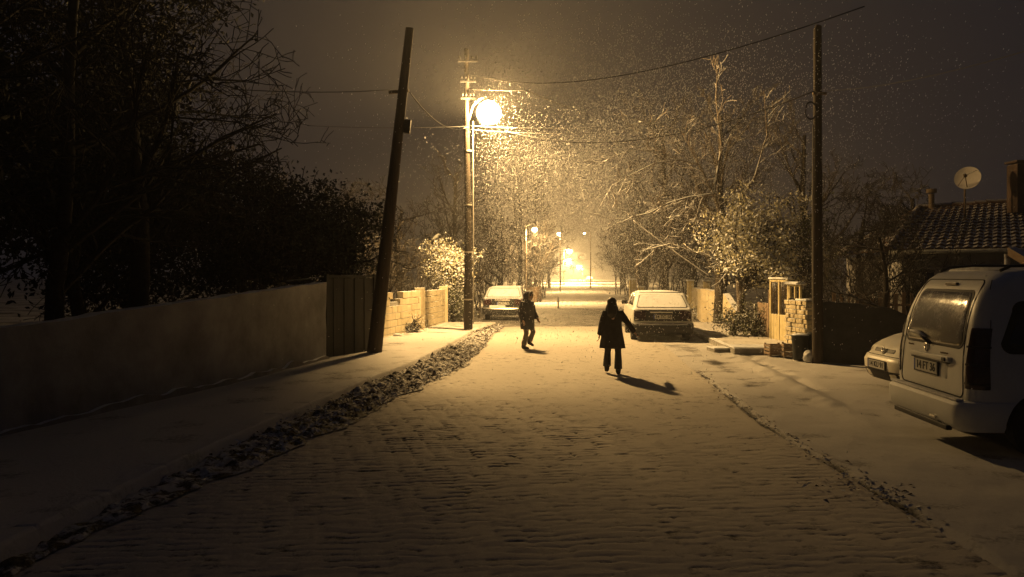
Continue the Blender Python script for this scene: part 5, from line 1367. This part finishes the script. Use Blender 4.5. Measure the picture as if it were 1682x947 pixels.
# ------------------------------------------------------------------ falling snow: many small wet flakes, one uncountable mass
def flakes(name, pts, smin, smax, seed, label):
    r = np.random.default_rng(seed); n = len(pts); s = r.uniform(smin, smax, n)[:, None]
    d = np.array([-.35, .1, -1.0]) + r.normal(0, .35, (n, 3)); d /= np.linalg.norm(d, axis=1, keepdims=True)
    u = np.cross(d, r.normal(0, 1, (n, 3))); u /= np.linalg.norm(u, axis=1, keepdims=True); w = np.cross(d, u)
    e = r.uniform(1.0, 1.9, n)[:, None]
    V = np.stack([pts + d * s * e, pts + u * s * .6, pts + w * s * .6, pts - u * s * .6, pts - w * s * .6, pts - d * s * e], 1).reshape(-1, 3)
    b = np.arange(n) * 6; T = []
    for k in range(4):
        a, c = 1 + k, 1 + (k + 1) % 4
        T.append(np.stack([b, b + a, b + c], -1)); T.append(np.stack([b + 5, b + c, b + a], -1))
    o = link(name, np_mesh(name, V, tris=np.concatenate(T), smooth=False, mat=M['flake'])); tag(o, label, 'snowfall', kind='stuff'); return o
mf = bpy.data.materials.new('snowflake'); mf.use_nodes = True; nt = mf.node_tree; nt.nodes.clear()
o_ = nt.nodes.new("ShaderNodeOutputMaterial"); d_ = nt.nodes.new("ShaderNodeBsdfDiffuse"); tr_ = nt.nodes.new("ShaderNodeBsdfTranslucent"); mx = nt.nodes.new("ShaderNodeMixShader")
d_.inputs[0].default_value = (.85, .86, .88, 1); tr_.inputs[0].default_value = (.72, .73, .75, 1); mx.inputs[0].default_value = .5
nt.links.new(d_.outputs[0], mx.inputs[1]); nt.links.new(tr_.outputs[0], mx.inputs[2]); nt.links.new(mx.outputs[0], o_.inputs[0])
M['flake'] = mf
r = np.random.default_rng(77)
NF = 24000
pts = np.stack([r.uniform(-16, 22, NF), 5.5 + 45 * r.uniform(0, 1, NF) ** .85, r.uniform(.05, 11, NF)], -1)
NG = 130000
lit_flakes = np.stack([LAMP.x + 1.4 + r.normal(0, 2.5, NG) + .5 * np.abs(r.normal(0, 2.4, NG)), r.uniform(13.0, 30, NG), LAMP.z + .2 - np.abs(r.normal(0, 2.8, NG)) + r.normal(0, .6, NG)], -1)  # lit look put into flake density: thicker right of and below the lamp
lit_flakes = lit_flakes[(lit_flakes[:, 2] > .05) & (r.uniform(0, 1, len(lit_flakes)) < np.clip((lit_flakes[:, 0] + 1.6) / 1.2, .12, 1)) & (r.uniform(0, 1, len(lit_flakes)) < np.clip(1 - (lit_flakes[:, 2] - 5.6) * .8, .1, 1))]
dens = (r.uniform(0, 1, len(pts)) < np.clip(.25 + .08 * (pts[:, 0] + 4), .05, 1)) & (r.uniform(0, 1, len(pts)) < np.clip(1.1 - pts[:, 2] * .12, .12, 1))
core = np.array([LAMP.x + .25, LAMP.y - .3, LAMP.z - .25]) + r.normal(0, .6, (1200, 3))  # extra flakes bunched round the lamp to soften the globe edge
core = core[core[:, 0] > LAMP.x - .45]
pts = np.concatenate([pts[dens], lit_flakes, core])
ok = np.ones(len(pts), bool)
flakes('falling_snow', pts[ok], .0050, .0115, 5, 'thick falling snow lit up around the street lamp and over the road')

# ------------------------------------------------------------------ haze: one closed even box
mh = bpy.data.materials.new('haze'); mh.use_nodes = True; nt = mh.node_tree; nt.nodes.clear()
o_ = nt.nodes.new("ShaderNodeOutputMaterial"); pv = nt.nodes.new("ShaderNodeVolumePrincipled")
pv.inputs["Color"].default_value = (.92, .93, .95, 1); pv.inputs["Density"].default_value = HAZE_DENSITY; pv.inputs["Anisotropy"].default_value = .45
nt.links.new(pv.outputs[0], o_.inputs["Volume"])
hz_ = MB().box((0, 295, 10.4), (660, 680, 23.0)).build('haze', mh); tag(hz_, kind='stuff')
